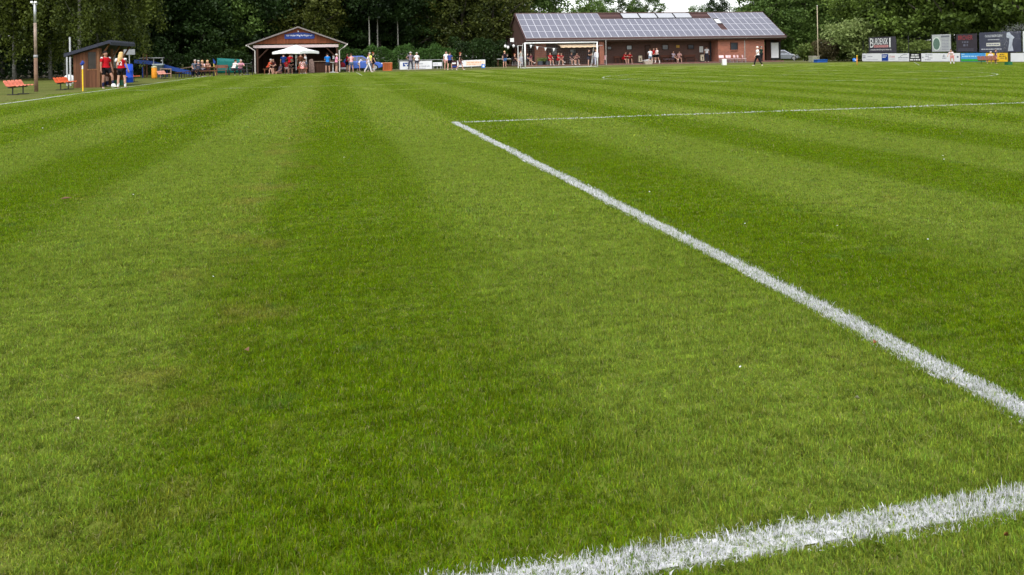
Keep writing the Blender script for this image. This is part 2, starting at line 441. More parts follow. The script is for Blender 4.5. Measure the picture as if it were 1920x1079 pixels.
def seg(a, b, n): return [(a[0]+(b[0]-a[0])*i/n, a[1]+(b[1]-a[1])*i/n) for i in range(n+1)]
def line(name, pts, w, mat, label):
    m = MB(); strip(m, pts, w); return tag(m.build(name, mat), label, 'pitch line', kind='structure')
line('touchline', [(x + .03*math.sin(y*.7), y) for x, y in seg((TOUCH_X, GOAL_Y), (TOUCH_X, FAR_Y), 160)], .13, FRESH, 'white touchline running past the wooden dugout to the far corner flag')
line('far_goal_line', seg((TOUCH_X, FAR_Y), (53, FAR_Y), 120), .11, WORN, 'worn faint white goal line at the far end of the pitch')
line('halfway_line', seg((TOUCH_X, 37.2), (53, 37.2), 120), .11, WORN, 'faded white halfway line across the pitch')
line('centre_circle', [(MID_X + 9.15*math.cos(a*math.pi/60), 37.2 + 9.15*math.sin(a*math.pi/60)) for a in range(121)], .11, WORN, 'faded white centre circle on the halfway line')
line('far_penalty_area_line', seg((BOX_X, FAR_Y), (BOX_X, FAR_Y-13.2), 20) + seg((BOX_X, FAR_Y-13.2), (BOX_X+40.3, FAR_Y-13.2), 60), .1, WORN, 'faint white outline of the far penalty area')
# ------------------------------------------------------------------ grass blades
def blades(pos, length, width, rng, lean=.5):
    n = len(pos); az = rng.uniform(0, 2*np.pi, n); L = length*rng.uniform(.4, 1.4, n)*np.where(rng.random(n) < .02, 1.7, 1); w = width*np.clip(np.exp(rng.normal(0, .4, n)), .5, 2.4)
    ln = np.abs(rng.normal(0, lean, n)); fa = rng.uniform(0, 2*np.pi, n)
    d = np.stack([np.cos(az), np.sin(az), np.zeros(n)], 1); s = np.stack([np.cos(fa), np.sin(fa), np.zeros(n)], 1)
    up = np.array([0, 0, 1.0])
    a1 = np.clip(ln*.5, 0, 1.2)[:, None]; a2 = np.clip(ln*1.7, 0, 1.55)[:, None]; Lc = L[:, None]
    p0 = pos; p1 = p0 + Lc*.5*(np.sin(a1)*d + np.cos(a1)*up); p2 = p1 + Lc*.5*(np.sin(a2)*d + np.cos(a2)*up)
    hw = (w/2)[:, None]*s
    V = np.stack([p0-hw, p0+hw, p1-hw*.85, p1+hw*.85, p2], 1).reshape(-1, 3)
    b = np.arange(n)[:, None]*5
    q = b + np.array([[0,1,3,2]]); tr = b + np.array([[2,3,4]])
    return V, q, tr
def np_mesh(name, V, quads=None, tris=None, mat=None, smooth=False):
    me = bpy.data.meshes.new(name)
    nq = 0 if quads is None else len(quads); ntr = 0 if tris is None else len(tris)
    me.vertices.add(len(V)); me.vertices.foreach_set('co', np.asarray(V, np.float32).ravel())
    li = np.concatenate([np.asarray(a).ravel() for a in (quads, tris) if a is not None]).astype(np.int32)
    me.loops.add(len(li)); me.loops.foreach_set('vertex_index', li)
    ls = np.concatenate([np.arange(nq)*4, nq*4 + np.arange(ntr)*3]).astype(np.int32)
    me.polygons.add(nq+ntr); me.polygons.foreach_set('loop_start', ls)
    if mat: me.materials.append(mat)
    me.update(calc_edges=True); me.validate()
    return me
rng = np.random.default_rng(5)
BLADE = blade_mat('grass_blade', False)
PAINTED = blade_mat('painted_blade', True)
def tile_obj(name, size, n, L, w, seed, lean=.5):
    r = np.random.default_rng(seed); pos = np.zeros((n, 3)); pos[:, :2] = r.uniform(-size/2, size/2, (n, 2))
    k = r.uniform(-size/2, size/2, (max(3, n//60), 2))           # tufts
    sel = r.random(n) < .35; pos[sel, :2] = k[r.integers(0, len(k), sel.sum())] + r.normal(0, size*.05, (sel.sum(), 2))
    V, q, t = blades(pos, L, w, r, lean)
    return bpy.data.objects.new(name, np_mesh(name, V, q, t, BLADE))
def scatter(name, tiles, pts, scl, label):
    me = bpy.data.meshes.new(name); me.from_pydata([tuple(p) for p in pts], [], [])
    a = me.attributes.new('rot', 'FLOAT_VECTOR', 'POINT'); rr = np.zeros((len(pts), 3)); rr[:, 2] = rng.uniform(0, 6.283, len(pts)); a.data.foreach_set('vector', rr.astype(np.float32).ravel())
    a = me.attributes.new('scl', 'FLOAT_VECTOR', 'POINT'); a.data.foreach_set('vector', scl.astype(np.float32).ravel())
    a = me.attributes.new('idx', 'INT', 'POINT'); a.data.foreach_set('value', rng.integers(0, len(tiles), len(pts)).astype(np.int32))
    o = bpy.data.objects.new(name, me); link(o); tag(o, label, 'grass', kind='stuff')
    ng = bpy.data.node_groups.new(name, 'GeometryNodeTree')
    ng.interface.new_socket('Geometry', in_out='INPUT', socket_type='NodeSocketGeometry')
    ng.interface.new_socket('Geometry', in_out='OUTPUT', socket_type='NodeSocketGeometry')
    gi = ng.nodes.new('NodeGroupInput'); go = ng.nodes.new('NodeGroupOutput')
    ip = ng.nodes.new('GeometryNodeInstanceOnPoints'); jn = ng.nodes.new('GeometryNodeGeometryToInstance')
    for t in tiles[::-1]:
        oi = ng.nodes.new('GeometryNodeObjectInfo'); oi.inputs['Object'].default_value = t
        ng.links.new(oi.outputs['Geometry'], jn.inputs[0])
    def attr(nm, ty, sock):
        n = ng.nodes.new('GeometryNodeInputNamedAttribute'); n.data_type = ty; n.inputs['Name'].default_value = nm
        out = [s for s in n.outputs if s.enabled and s.name == 'Attribute'][0]
        ng.links.new(out, sock)
    ng.links.new(gi.outputs[0], ip.inputs['Points']); ng.links.new(jn.outputs[0], ip.inputs['Instance'])
    ip.inputs['Pick Instance'].default_value = True
    attr('idx', 'INT', ip.inputs['Instance Index']); attr('rot', 'FLOAT_VECTOR', ip.inputs['Rotation']); attr('scl', 'FLOAT_VECTOR', ip.inputs['Scale'])
    ng.links.new(ip.outputs[0], go.inputs[0])
    md = o.modifiers.new('scatter', 'NODES'); md.node_group = ng
    return o
def lawn_points(step, d0, d1, fade_in, fade_out, jit=.5, margin=1.2):
    pts = []
    X = np.arange(-20, 54 if d1 > 20 else 24, step); Yv = np.arange(.55, 74 if d1 > 20 else 18, step)
    gx, gy = np.meshgrid(X, Yv); gx = gx + rng.uniform(-jit, jit, gx.shape)*step; gy = gy + rng.uniform(-jit, jit, gy.shape)*step
    x = gx.ravel(); y = gy.ravel()
    dep = x*_Fw.x + y*_Fw.y; lat = x*_Rt.x + y*_Rt.y
    keep = (dep > d0) & (dep < d1) & (np.abs(lat) < dep*960/FPX + margin) & (x > TOUCH_X - .4) & (y < FAR_Y + .3)
    x, y, dep = x[keep], y[keep], dep[keep]
    p = np.ones(len(x))
    if fade_out: p = np.minimum(p, np.clip((d1-dep)/(d1-fade_out), 0, 1))
    if fade_in: p = np.minimum(p, np.clip((dep-d0)/(fade_in-d0), 0, 1))
    k = rng.random(len(x)) < p
    return np.stack([x[k], y[k], np.zeros(k.sum())], 1)
def hscale(pts):
    # taller tufts here and there
    h = 1 + .22*np.sin(pts[:,0]*3.1+1.3*np.sin(pts[:,1]*2.3)) * np.sin(pts[:,1]*2.7+np.sin(pts[:,0]*1.9)) + rng.normal(0, .12, len(pts))
    s = np.ones((len(pts), 3)); s[:, 2] = np.clip(h, .55, 1.7); return s
nearT = [tile_obj('blade_tile', .16, 1000, .016, .0016, 10+i, 1.0) for i in range(6)]
midT = [tile_obj('blade_tile', .34, 1100, .017, .0030, 30+i, 1.05) for i in range(6)]
farT = [tile_obj('blade_tile', .9, 1300, .022, .009, 50+i, 1.5) for i in range(5)]
p1 = lawn_points(.10, .7, 6.2, None, 4.6, .22)
scatter('near_grass', nearT, p1, hscale(p1), 'short mown grass blades closest to the viewer')
p2 = lawn_points(.185, 4.0, 15, 5.4, 11, .2)
scatter('middle_grass', midT, p2, hscale(p2), 'short mown grass blades around the corner of the penalty area')
p3 = lawn_points(.58, 9.5, 74, 13, 24, .3)
scatter('distant_grass', farT, p3, hscale(p3), 'short mown grass blades in the middle of the pitch')
# the painted lines close by: white blades standing in the turf, one mesh per line
def painted_line(name, x0, y0, x1, y1, w, dens, label, falloff=None):
    Lx = math.hypot(x1-x0, y1-y0); n = int(Lx*w*dens); t = rng.random(n)
    if falloff: t = t**falloff
    off = np.clip(rng.normal(0, w*.33, n), -w*.62, w*.62)
    dx, dy = (x1-x0)/Lx, (y1-y0)/Lx
    wob = .012*np.sin(t*Lx*2.1) + .008*np.sin(t*Lx*7.3)
    pos = np.stack([x0+dx*t*Lx - dy*(off+wob), y0+dy*t*Lx + dx*(off+wob), np.zeros(n)], 1)
    far = np.clip(t*Lx/3.0, 1, 4) if falloff else np.ones(n)
    V, q, tr = blades(pos, .0165, .0023*far, rng, .95)
    m0 = len(V); k = 60; ex = np.linspace(0, Lx, k)
    base = []
    for e in ex:
        ww = w*.40*rng.uniform(.8, 1.15); base += [(x0+dx*e-dy*ww, y0+dy*e+dx*ww, .004), (x0+dx*e+dy*ww, y0+dy*e-dx*ww, .004)]
    qb = np.array([(m0+2*i, m0+2*i+1, m0+2*i+3, m0+2*i+2) for i in range(k-1)])
    V = np.vstack([V, np.array(base)])
    me = np_mesh(name, V, np.vstack([q, qb]), tr, PAINTED); me.materials.append(FRESH)
    mi = np.zeros(len(me.polygons), np.int32); mi[len(q):len(q)+k-1] = 1; me.polygons.foreach_set('material_index', mi)
    o = bpy.data.objects.new(name, me); link(o); return tag(o, label, 'pitch line', kind='structure')
painted_line('goal_line', -3.5, GOAL_Y - .012 - .008*3.5, 9.0, GOAL_Y - .012 + .008*9.0, .105, 30000, 'thick white goal line of painted grass closest to the viewer')
painted_line('penalty_area_side_line', BOX_X, GOAL_Y, BOX_X, BOX_Y, .112, 28000, 'white side line of the near penalty area running away from the viewer', 1.5)
painted_line('penalty_area_front_line', BOX_X-.06, BOX_Y, BOX_X+40, BOX_Y, .12, 4500, 'thin white front line of the near penalty area')
# small things lying in the turf
LEAFY = {'orange': M('orange_leaf', lin(126,78,40)), 'brown': M('brown_leaf', lin(110,80,55)), 'pale': M('pale_leaf', lin(215,205,185))}
for px, py, c, lab, s in ((1641,657,'orange','small orange fallen leaf beside the white side line',.013),(463,671,'brown','brown dead leaf on the darker mowing stripe',.018),
        (124,379,'brown','dark brown clod lying far left on the lawn',.05),(1789,728,'pale','pale petal just left of the white side line',.009),
        (1608,764,'pale','curled pale leaf between the two thick white lines',.010),(145,804,'pale','curled straw coloured blade at the lower left of the lawn',.010),
        (1887,1028,'orange','orange crumb of leaf in the lower right corner',.007)):
    x, y = W(px, py); m = MB()
    m.add([(0,-s,.03),(s*.6,0,.036),(0,s,.031),(-s*.6,0,.042),(0,0,.028)], [(0,1,4),(1,2,4),(2,3,4),(3,0,4)])
    o = m.build('fallen_leaf', LEAFY[c], smooth=True); o.location = (x, y, 0); o.rotation_euler = (0,0,px*.7)
    tag(o, lab, 'leaf')
dm = None
rr = random.Random(3)
for px, py in [(645,299),(654,303),(1050,1065),(1388,700),(940,180),(1576,300),(1768,296),(1770,303),(1633,168),(1570,430),(1571,388),(1740,456),(1218,365),(1397,426),(460,243),(465,241),(196,252),(80,243),(370,186),(1205,366),(28,208),(1803,160),(400,527),(250,370)]:
    x, y = W(px, py); s = .0028 + .00032*math.hypot(x, y)
    if dm is None:
        m = MB()
        for k in range(8):
            a = k*math.pi/4; m.add([(0,0,.001),(math.cos(a-.3),math.sin(a-.3),.15),(1.2*math.cos(a),1.2*math.sin(a),.1),(math.cos(a+.3),math.sin(a+.3),.15)], [(0,1,2,3)])
        dm = m.build('daisy', PAPER); o = dm
    else: o = dm.copy(); link(o)
    o.location = (x, y, .024); o.scale = (s, s, s); o.rotation_euler = (rr.uniform(-.5,.5), rr.uniform(-.5,.5), rr.uniform(0,6))
    tag(o, 'tiny white flower in the mown grass', 'flower', 'tiny white flowers dotted over the lawn')
# ------------------------------------------------------------------ vegetation
BARK = M('rough_bark', (.06,.05,.04), .9, .4, 4, bump=.6)
BIRCHBARK = M('pale_bark', (.17,.165,.15), .8, .5, 5, bump=.3)
PALEBARK = M('greyish_bark', (.16,.15,.125), .85, .35, 5, bump=.4)
L_DARK = leafmat('dark_foliage', (.006,.015,.004), (.032,.066,.013))
L_MID = leafmat('mid_foliage', (.032,.068,.014), (.145,.235,.050))
L_OLIVE = leafmat('olive_foliage', (.018,.030,.006), (.105,.125,.020))
L_BIRCH = leafmat('birch_foliage', (.013,.024,.003), (.100,.130,.018))
L_PALE = leafmat('pale_foliage', (.125,.18,.045), (.33,.40,.14))
L_LIME = leafmat('lime_foliage', (.06,.10,.018), (.20,.27,.06))
L_HEDGE = leafmat('hedge_foliage', (.018,.045,.008), (.075,.16,.030))
L_OAK = leafmat('oak_foliage', (.008,.020,.004), (.165,.245,.042))
L_RED = leafmat('reddish_foliage', (.035,.030,.014), (.10,.085,.035))
def leaf_mesh(name, P, size, rng, mat, droop=0.0, aspect=.62):
    n = len(P); s = size*rng.uniform(.6, 1.35, n)
    nrm = rng.normal(0, 1, (n, 3)); nrm[:, 2] = np.abs(nrm[:, 2])*.8 + .35; nrm /= np.linalg.norm(nrm, axis=1)[:, None]
    a = rng.normal(0, 1, (n, 3)); a[:, 2] -= droop*2; a -= nrm*(a*nrm).sum(1)[:, None]; a /= np.linalg.norm(a, axis=1)[:, None]
    b = np.cross(nrm, a)
    h = (s/2)[:, None]; w = h*aspect
    V = np.stack([P - a*h, P + b*w + nrm*h*.15, P + a*h - nrm*h*.2, P - b*w + nrm*h*.15], 1).reshape(-1, 3)
    return np_mesh(name, V, np.arange(4*n).reshape(n, 4), None, mat)
def clumps(rng, lobes, ncl, per, spread, shell=.55):
    """leaf positions: clusters towards the surface of several lobes (cx,cy,cz,rx,ry,rz)"""
    out = []; vol = np.array([l[3]*l[4]*l[5] for l in lobes])**.75; vol = vol/vol.sum()
    for i, l in enumerate(lobes):
        m = max(2, int(ncl*vol[i])); d = rng.normal(0, 1, (m, 3)); d /= np.linalg.norm(d, axis=1)[:, None]
        r = shell + (1-shell)*rng.random(m)**.6
        c = np.array(l[:3]) + d*r[:, None]*np.array(l[3:])
        k = rng.integers(int(per*.5), int(per*1.5), m)
        for j in range(m):
            out.append(c[j] + rng.normal(0, 1, (k[j], 3))*np.array([spread, spread, spread*.55])*rng.uniform(.6, 1.3))
    return np.vstack(out)
def trunk_mesh(name, H, r, rng, mat, limbs, n=8, wob=.12, top=.75):
    m = MB(); k = 7
    pts = [(wob*math.sin(i*1.3+r*9)*i/k, wob*math.cos(i*1.7+H)*i/k, H*top*i/(k-1)) for i in range(k)]
    m.tube(pts, [r*1.25]+[r*(1-.75*i/(k-1)) for i in range(1, k)], n)
    for (z0, az, L, el) in limbs:
        i = min(k-2, int(z0/(H*top)*(k-1))); p = Vector(pts[i]).lerp(Vector(pts[i+1]), .5); p.z = min(z0, H*top*.97)
        d = Vector((math.cos(az)*math.cos(el), math.sin(az)*math.cos(el), math.sin(el)))
        m.tube([p, p+d*L*.5+Vector((0,0,.06*L)), p+d*L+Vector((0,0,.22*L))], [r*.42, r*.26, r*.06], 5)
    o = m.build(name, mat, smooth=True); me = o.data; bpy.data.objects.remove(o); return me
def limbs_for(rng, H, R_, lo, n): return [(rng.uniform(lo, H*.7), rng.uniform(0, 6.28), R_*rng.uniform(.6, .95), rng.uniform(.1, .8)) for _ in range(n)]
def proto_broad(seed, H, R_, lo, leaf, mat, ncl=330, per=48, bark=None, tr=.28, spread=.55):
    r = np.random.default_rng(seed); lobes = []
    nl = 15
    for i in range(nl):
        f = (i+.5)/nl; z = lo + (H-lo)*(.08+.86*f); rad = R_*(1-.75*abs(f-.38)**1.25*1.35)
        a = i*2.4 + r.uniform(-.4, .4); o = rad*r.uniform(.3, .62)
        q = R_*r.uniform(.36, .56)
        lobes.append((o*math.cos(a), o*math.sin(a), z, q, q, q*r.uniform(.6, .85)))
    P = clumps(r, lobes, ncl, per, spread)
    P = P[P[:, 2] > lo*.55]
    return trunk_mesh('trunk', H, tr, r, bark or BARK, limbs_for(r, H, R_, lo, 9)), leaf_mesh('crown', P, leaf, r, mat)
def proto_birch(seed, H, R_, lo, leaf, mat, strands=150, per=90):
    """hanging strands of small leaves under a thin crown"""
    r = np.random.default_rng(seed); out = []
    for i in range(strands):
        f = r.random()**.8; zt = lo + (H-lo)*(.22+.78*f); rad = R_*(1.05-.8*f)*math.sqrt(r.random())
        a = r.uniform(0, 6.28); L = r.uniform(1.0, 3.2)*(1.1-.5*f); k = int(per*r.uniform(.6, 1.3))
        t = r.random(k); c = np.array([rad*math.cos(a), rad*math.sin(a), zt])
        p = np.tile(c, (k, 1)); p[:, 2] -= t*L; p[:, :2] += np.array([math.cos(a), math.sin(a)])*(np.sqrt(t)*.5)[:, None]
        out.append(p + r.normal(0, .24, (k, 3))*np.array([1,1,.8]))
    P = np.vstack(out); P = P[P[:, 2] > lo*.5]
    return trunk_mesh('trunk', H, .13, r, BIRCHBARK, limbs_for(r, H, R_*.8, lo+1.5, 8), top=.9), leaf_mesh('crown', P, leaf, r, mat, droop=.7)
def proto_airy(seed, H, R_, lo, leaf, mat):
    r = np.random.default_rng(seed); lobes = []
    for i in range(44):
        a = r.uniform(0, 6.28); f = r.random(); rad = R_*math.sqrt(max(.05, 1-((f-.5)/.56)**2))*math.sqrt(r.uniform(.02, 1))
        lobes.append((rad*math.cos(a), rad*math.sin(a), lo+(H-lo)*f, .7, .7, .9))
    return trunk_mesh('trunk', H, .2, r, PALEBARK, limbs_for(r, H, R_, lo, 11), top=.92), leaf_mesh('crown', clumps(r, lobes, 620, 22, .34, .2), leaf, r, mat, droop=.4)
def proto_bush(seed, R_, H, leaf, mat, ncl=150, per=45, spread=.28):
    r = np.random.default_rng(seed); lobes = []
    for i in range(9):
        a = r.uniform(0, 6.28); o = R_*r.uniform(.1, .6); q = R_*r.uniform(.4, .6); lobes.append((o*math.cos(a), o*math.sin(a), H*r.uniform(.35, .68), q, q, H*.34))
    P = clumps(r, lobes, ncl, per, spread, .5); P = P[P[:, 2] > .03]
    return trunk_mesh('stems', H*.7, .06, r, BARK, [(H*.1, r.uniform(0, 6.28), H*.6, r.uniform(.5, 1.2)) for _ in range(7)]), leaf_mesh('foliage', P, leaf, r, mat)
PB = [proto_broad(1, 15, 4.6, 1.6, .34, L_DARK), proto_broad(2, 17, 5.0, 2.4, .36, L_DARK), proto_broad(3, 14, 4.2, 1.2, .32, L_MID), proto_broad(4, 15, 4.6, 1.4, .34, L_OLIVE),
      proto_broad(5, 13, 5.0, 1.0, .34, L_MID, ncl=400)]
PBI = [proto_birch(11, 13, 3.0, 1.1, .19, L_BIRCH, 130, 190), proto_birch(12, 14, 3.3, 1.3, .19, L_BIRCH, 140, 190)]
PAI = [proto_airy(21, 13, 3.9, 4.5, .28, L_MID), proto_airy(22, 14, 4.6, 4.0, .28, L_MID)]
_tn = 0
def plant(name, proto, x, y, label, cat='tree', group=None, s=1.0, sz=1.0, names=('trunk', 'crown'), rz=None, leafmat=None):
    global _tn; _tn += 1; rr = random.Random(_tn*7+1)
    t = thing(name, label, cat, (x, y, 0), rz if rz is not None else rr.uniform(0, 6.28), group)
    s *= rr.uniform(.95, 1.06); t.scale = (s, s, s*sz)
    for nm, me in zip(names, proto): link(bpy.data.objects.new(nm, me), t)
    return t
# the far wood: one unbroken mass of foliage behind the trees one can tell apart
def wood_mass():
    r = np.random.default_rng(77); out = []
    for (x0, y0, x1, y1, h, nn) in ((-95, 70, -40, 100, 13, 16000), (-110, 74, -20, 112, 4, 9000), (-75, 104, 20, 122, 15, 26000), (-80, 96, -20, 108, 5, 12000), (-26, 108, 24, 112, 5.5, 12000), (18, 112, 26, 110, 4, 2000), (-60, 112, 24, 128, 17, 16000), (66, 112, 140, 100, 12, 15000), (84, 108, 110, 30, 12, 16000)):
        L = math.hypot(x1-x0, y1-y0); nc = nn//28
        t = r.random(nc); z = r.random(nc)**.8*h; wgt = .55+.45*np.sin(t*L*.9)*np.sin(t*L*.37+1)
        z *= np.clip(wgt+.5, .6, 1.1); off = r.normal(0, 2.2, nc)
        c = np.stack([x0+(x1-x0)*t, y0+(y1-y0)*t+off, z], 1)
        for j in range(nc): out.append(c[j]+r.normal(0, 1, (28, 3))*np.array([.9, .9, .6]))
    me = leaf_mesh('far_wood', np.vstack(out), .62, r, L_DARK)
    return tag(link(bpy.data.objects.new('far_wood', me)), 'unbroken dark green wood closing the view behind the pitch', 'wood', kind='stuff')
wood_mass()
# birches on the left, beyond the orange benches
BL = ['birch with low hanging light green twigs at the left edge of the photo', 'birch with pale trunk beside the tall lamp pole', 'slender birch with white trunk between lamp pole and wooden dugout',
      'birch drooping right behind the dark dugout roof', 'drooping birch whose outer twigs hang over the right end of the dugout roof']
for i, (px, Y, s, sz) in enumerate(((-35, 66, 1.15, 1), (27, 69, 1.0, 1), (95, 72, .95, 1), (150, 66, 1.1, 1), (214, 70, 1.1, 1))):
    plant('birch_tree', PBI[i % 2], atY(px, Y), Y, BL[i], 'birch', s=s, sz=sz)
for px, Y, s in ((62, 80, 1.1), (122, 78, 1.05), (183, 80, 1.15), (5, 79, 1.1), (-80, 72, 1.2)):
    plant('birch_tree', PBI[(px//3) % 2], atY(px, Y), Y, 'birch in the second row behind the front birches on the left', 'birch', 'birches in the second row on the left', s=s)
# dark wood behind the dugout, the playground and the timber hut
FT = ('dark green leafy tree in the dense wood behind the timber hut', 'tree', 'dark trees of the wood behind the timber hut')
for i, (px, Y) in enumerate(((262, 87), (318, 90), (378, 89), (432, 91), (478, 92), (528, 93), (588, 92), (650, 95), (712, 96), (775, 97), (832, 98), (226, 96), (290, 98), (350, 99), (410, 100), (465, 101), (525, 102), (585, 102), (640, 104), (700, 105), (760, 106), (815, 106))):
    p = PB[(0, 1, 0, 2, 1, 0, 3, 0, 1, 0, 3)[i % 11]]
    plant('forest_tree', p, atY(px, Y), Y, *FT, s=.98)
for px, Y, s, p, lab in ((868, 96, .95, PB[3], 'olive green tree with a light patch between hut and brick clubhouse'), (925, 99, 1.0, PB[3], 'olive green tree at the left gable of the brick clubhouse'),
                        (965, 106, 1.0, PB[2], 'leafy tree rising right above the left end of the solar roof'), (1022, 108, 1.02, PB[4], 'broad green tree behind the left half of the solar roof'),
                        (905, 107, 1.1, PB[1], 'tall dark tree behind the olive trees at the clubhouse gable')):
    plant('leafy_tree', p, atY(px, Y), Y, lab, s=s)
def by_top(px, Y, top_py, H):
    x = atY(px, Y); return x, hgt(top_py, x, Y)/H
x, s = by_top(1113, 118, -4, 13); plant('round_tree', PB[4], x, 118, 'rounded bright green tree just left of the two airy trees above the roof', s=s*1.05, sz=.93)
x, s = by_top(1160, 122, -10, 13); plant('airy_tree', PAI[0], x, 122, 'smaller airy tree with sky between its branches above the solar roof', s=s)
x, s = by_top(1212, 120, -16, 14); plant('airy_tree', PAI[1], x, 120, 'larger airy tree with sky between its branches above the solar roof', s=s)
x, s = by_top(1316, 126, 14, 13); plant('round_tree', PB[4], x, 126, 'low olive tree top showing just left of the dark tree above the ridge', s=s)
x, s = by_top(1349, 122, -3, 15); plant('dark_tree', PB[0], x, 122, 'dark tree standing alone above the middle right of the solar roof', s=s)
x, s = by_top(1388, 126, 14, 14); plant('round_tree', PB[2], x, 126, 'low green tree top right of the dark tree above the ridge', s=s)
RT = ('mid green tree behind the right end of the clubhouse', 'tree', 'mid green trees behind the right end of the clubhouse')
for px, Y, p, s in ((1432, 108, 2, 1.0), (1470, 112, 4, 1.05), (1512, 104, 2, .95), (1556, 108, 4, 1.05), (1600, 104, 2, 1.1), (1530, 116, 1, 1.1), (1450, 122, 0, 1.15), (1640, 100, 0, 1.1)):
    plant('leafy_tree', PB[p], atY(px, Y), Y, *RT, s=s)
x = atY(1494, 107); plant('leafy_tree', PB[4], x, 107, 'rounded leafy tree right beside the solar roof end above the parked car', s=.72)
PYT = [proto_airy(71, 12, 2.6, 6.0, .3, L_DARK)]; PYT = [(trunk_mesh('trunk', 12, .09, np.random.default_rng(2), M('pale_young_bark', (.30,.29,.25), .8, .3, 5), [], top=.95, wob=.05), PYT[0][1])]
for px, Y, lab in ((693.5, 90, 'slender young tree with pale bare trunk behind the blue car'), (747, 93, 'slender young tree with pale trunk above the hedge left of the emblem board'), (709, 92, 'second slender pale trunk between the two others behind the hedge')):
    plant('young_tree', PYT[0], atY(px, Y), Y, lab)
# big dark trees leaning over the advertising boards
POAK = [proto_broad(41, 15, 6.2, 2.7, .34, L_OAK, 420, 75, tr=.55, spread=.5), proto_broad(42, 16, 6.6, 2.9, .36, L_OAK, 420, 75, tr=.6, spread=.5)]
for px, X, p, s, lab in ((1640, 63, 1, .95, 'dark spreading tree overhanging the black banner'), (1716, 61, 1, 1.0, 'big dark tree with thick trunk between banner and grey sign'),
                         (1800, 62.5, 0, 1.0, 'broad tree with lit leaves above the dark red sign'), (1890, 62, 1, 1.05, 'broad dark tree above the water spray at the right edge'), (1985, 61, 0, 1.0, 'dark tree cut off by the right edge of the photo')):
    Y = atX(px, X); plant('spreading_tree', POAK[p], X, Y, lab, s=s)
for px, X, s in ((1690, 70, 1.0), (1760, 71, 1.1), (1840, 70, 1.05), (1930, 70, 1.1)):
    plant('spreading_tree', POAK[1], X, atX(px, X), 'dark tree in the second row behind the boards', 'tree', 'second row of dark trees behind the advertising boards', s=s)
# bushes
BN = ('stems', 'foliage')
BW = proto_bush(61, 3.6, 5.2, .34, L_PALE, 260, 50, .4); x = atY(1588, 80); plant('willow_bush', BW, x, 80, 'large pale silvery green bush behind the flagpole', 'bush', names=BN, s=.86)
BR_ = proto_bush(62, 1.3, 2.6, .2, L_RED, 120, 45, .22); x = atY(1548, 80); plant('dark_bush', BR_, x, 80, 'dark reddish bush right behind the blue box', 'bush', names=BN)
BLI = proto_bush(63, 1.5, 1.9, .2, L_LIME, 130, 45, .24)
for px, Y, s, lab in ((1475, 109, 1.4, 'yellowish green bush behind the parked silver car'), (1513, 90, 1.2, 'light green bush left of the flagpole'), (1573, 84, 1.05, 'light green bush between the reddish bush and the blue barrel'),
                      (1598, 86, 1.15, 'light green bush behind the blue barrel'), (1622, 82, 1.3, 'light green bush at the left end of the black banner'), (1698, 66.5, 1.25, 'lit bush right of the black banner'), (1738, 64, 1.2, 'lit bush left of the grey sign'), (1787, 63, 1.1, 'lit bush in the gap between grey and dark red signs')):
    x = atY(px, Y)
    if px > 1680: Y = atX(px, 58.5); x = 58.5
    plant('light_bush', BLI, x, Y, lab, 'bush', names=BN, s=s)
# the trimmed hedge between hut and clubhouse
def hedge(name, pts, h, w, label, mat=L_HEDGE, dens=900, leaf=.17):
    r = np.random.default_rng(len(pts)*31); out = []
    for (a, b) in zip(pts[:-1], pts[1:]):
        L = math.hypot(b[0]-a[0], b[1]-a[1]); n = int(L*dens); t = r.random(n)
        hh = h*(1+.12*np.sin(t*L*1.9+a[0])+.07*np.sin(t*L*4.3)); z = hh*(1-r.random(n)**1.7*.98)
        wid = w*(.6+.4*np.sin(np.clip(z/h, 0, 1)*2.6)); off = np.sign(r.normal(0, 1, n))*wid/2*(1-.5*r.random(n)**2)
        dx, dy = (b[0]-a[0])/L, (b[1]-a[1])/L
        out.append(np.stack([a[0]+dx*t*L-dy*off, a[1]+dy*t*L+dx*off, z], 1)+r.normal(0, .07, (n, 3)))
    o = thing(name, label, 'hedge', (pts[0][0], pts[0][1], 0)); P = np.vstack(out)-np.array([pts[0][0], pts[0][1], 0]); P[:, 2] = np.clip(P[:, 2], .02, None)
    link(bpy.data.objects.new('foliage', leaf_mesh('foliage', P, leaf, r, mat)), o)
    m = MB()
    for (a, b) in zip(pts[:-1], pts[1:]):
        for k in range(int(math.hypot(b[0]-a[0], b[1]-a[1])/1.2)):
            f = k/max(1, int(math.hypot(b[0]-a[0], b[1]-a[1])/1.2)); q = Vector((a[0]+(b[0]-a[0])*f-pts[0][0], a[1]+(b[1]-a[1])*f-pts[0][1], 0))
            m.tube([q, q+Vector((.1, .05, h*.5)), q+Vector((-.05, .1, h*.85))], [.06, .05, .02], 5)
    q_ = m.build('stems', BARK, o); q_['kind'] = 'stuff'; return o
hedge('hedge', [(atY(636, 86), 86), (atY(760, 87), 87), (atY(850, 88), 88)], 2.25, 1.6, 'bright green loose hedge between the timber hut and the advertising boards')
hedge('hedge', [(atY(846, 90), 90), (atY(945, 92), 92)], 2.9, 1.8, 'darker taller hedge behind the long white board and left of the clubhouse', L_DARK, 800, .2)
hedge('hedge', [(atY(1440, 110), 110), (atY(1530, 106), 106), (atY(1640, 98), 98), (68, 80), (66, 50)], 1.8, 1.6, 'wild green undergrowth behind the car, flagpole and advertising boards', L_LIME, 420, .26)
hedge('hedge', [(atY(-70, 76), 76), (atY(60, 80), 80), (atY(200, 82), 82), (atY(330, 84.5), 84.5)], 3.0, 2.2, 'dark undergrowth under the birches behind lamp pole and dugout', L_DARK, 620, .24)
hedge('hedge', [(atY(330, 84), 84), (atY(470, 86), 86)], 2.0, 1.6, 'dark undergrowth behind the teal windbreak', L_DARK, 500, .22)
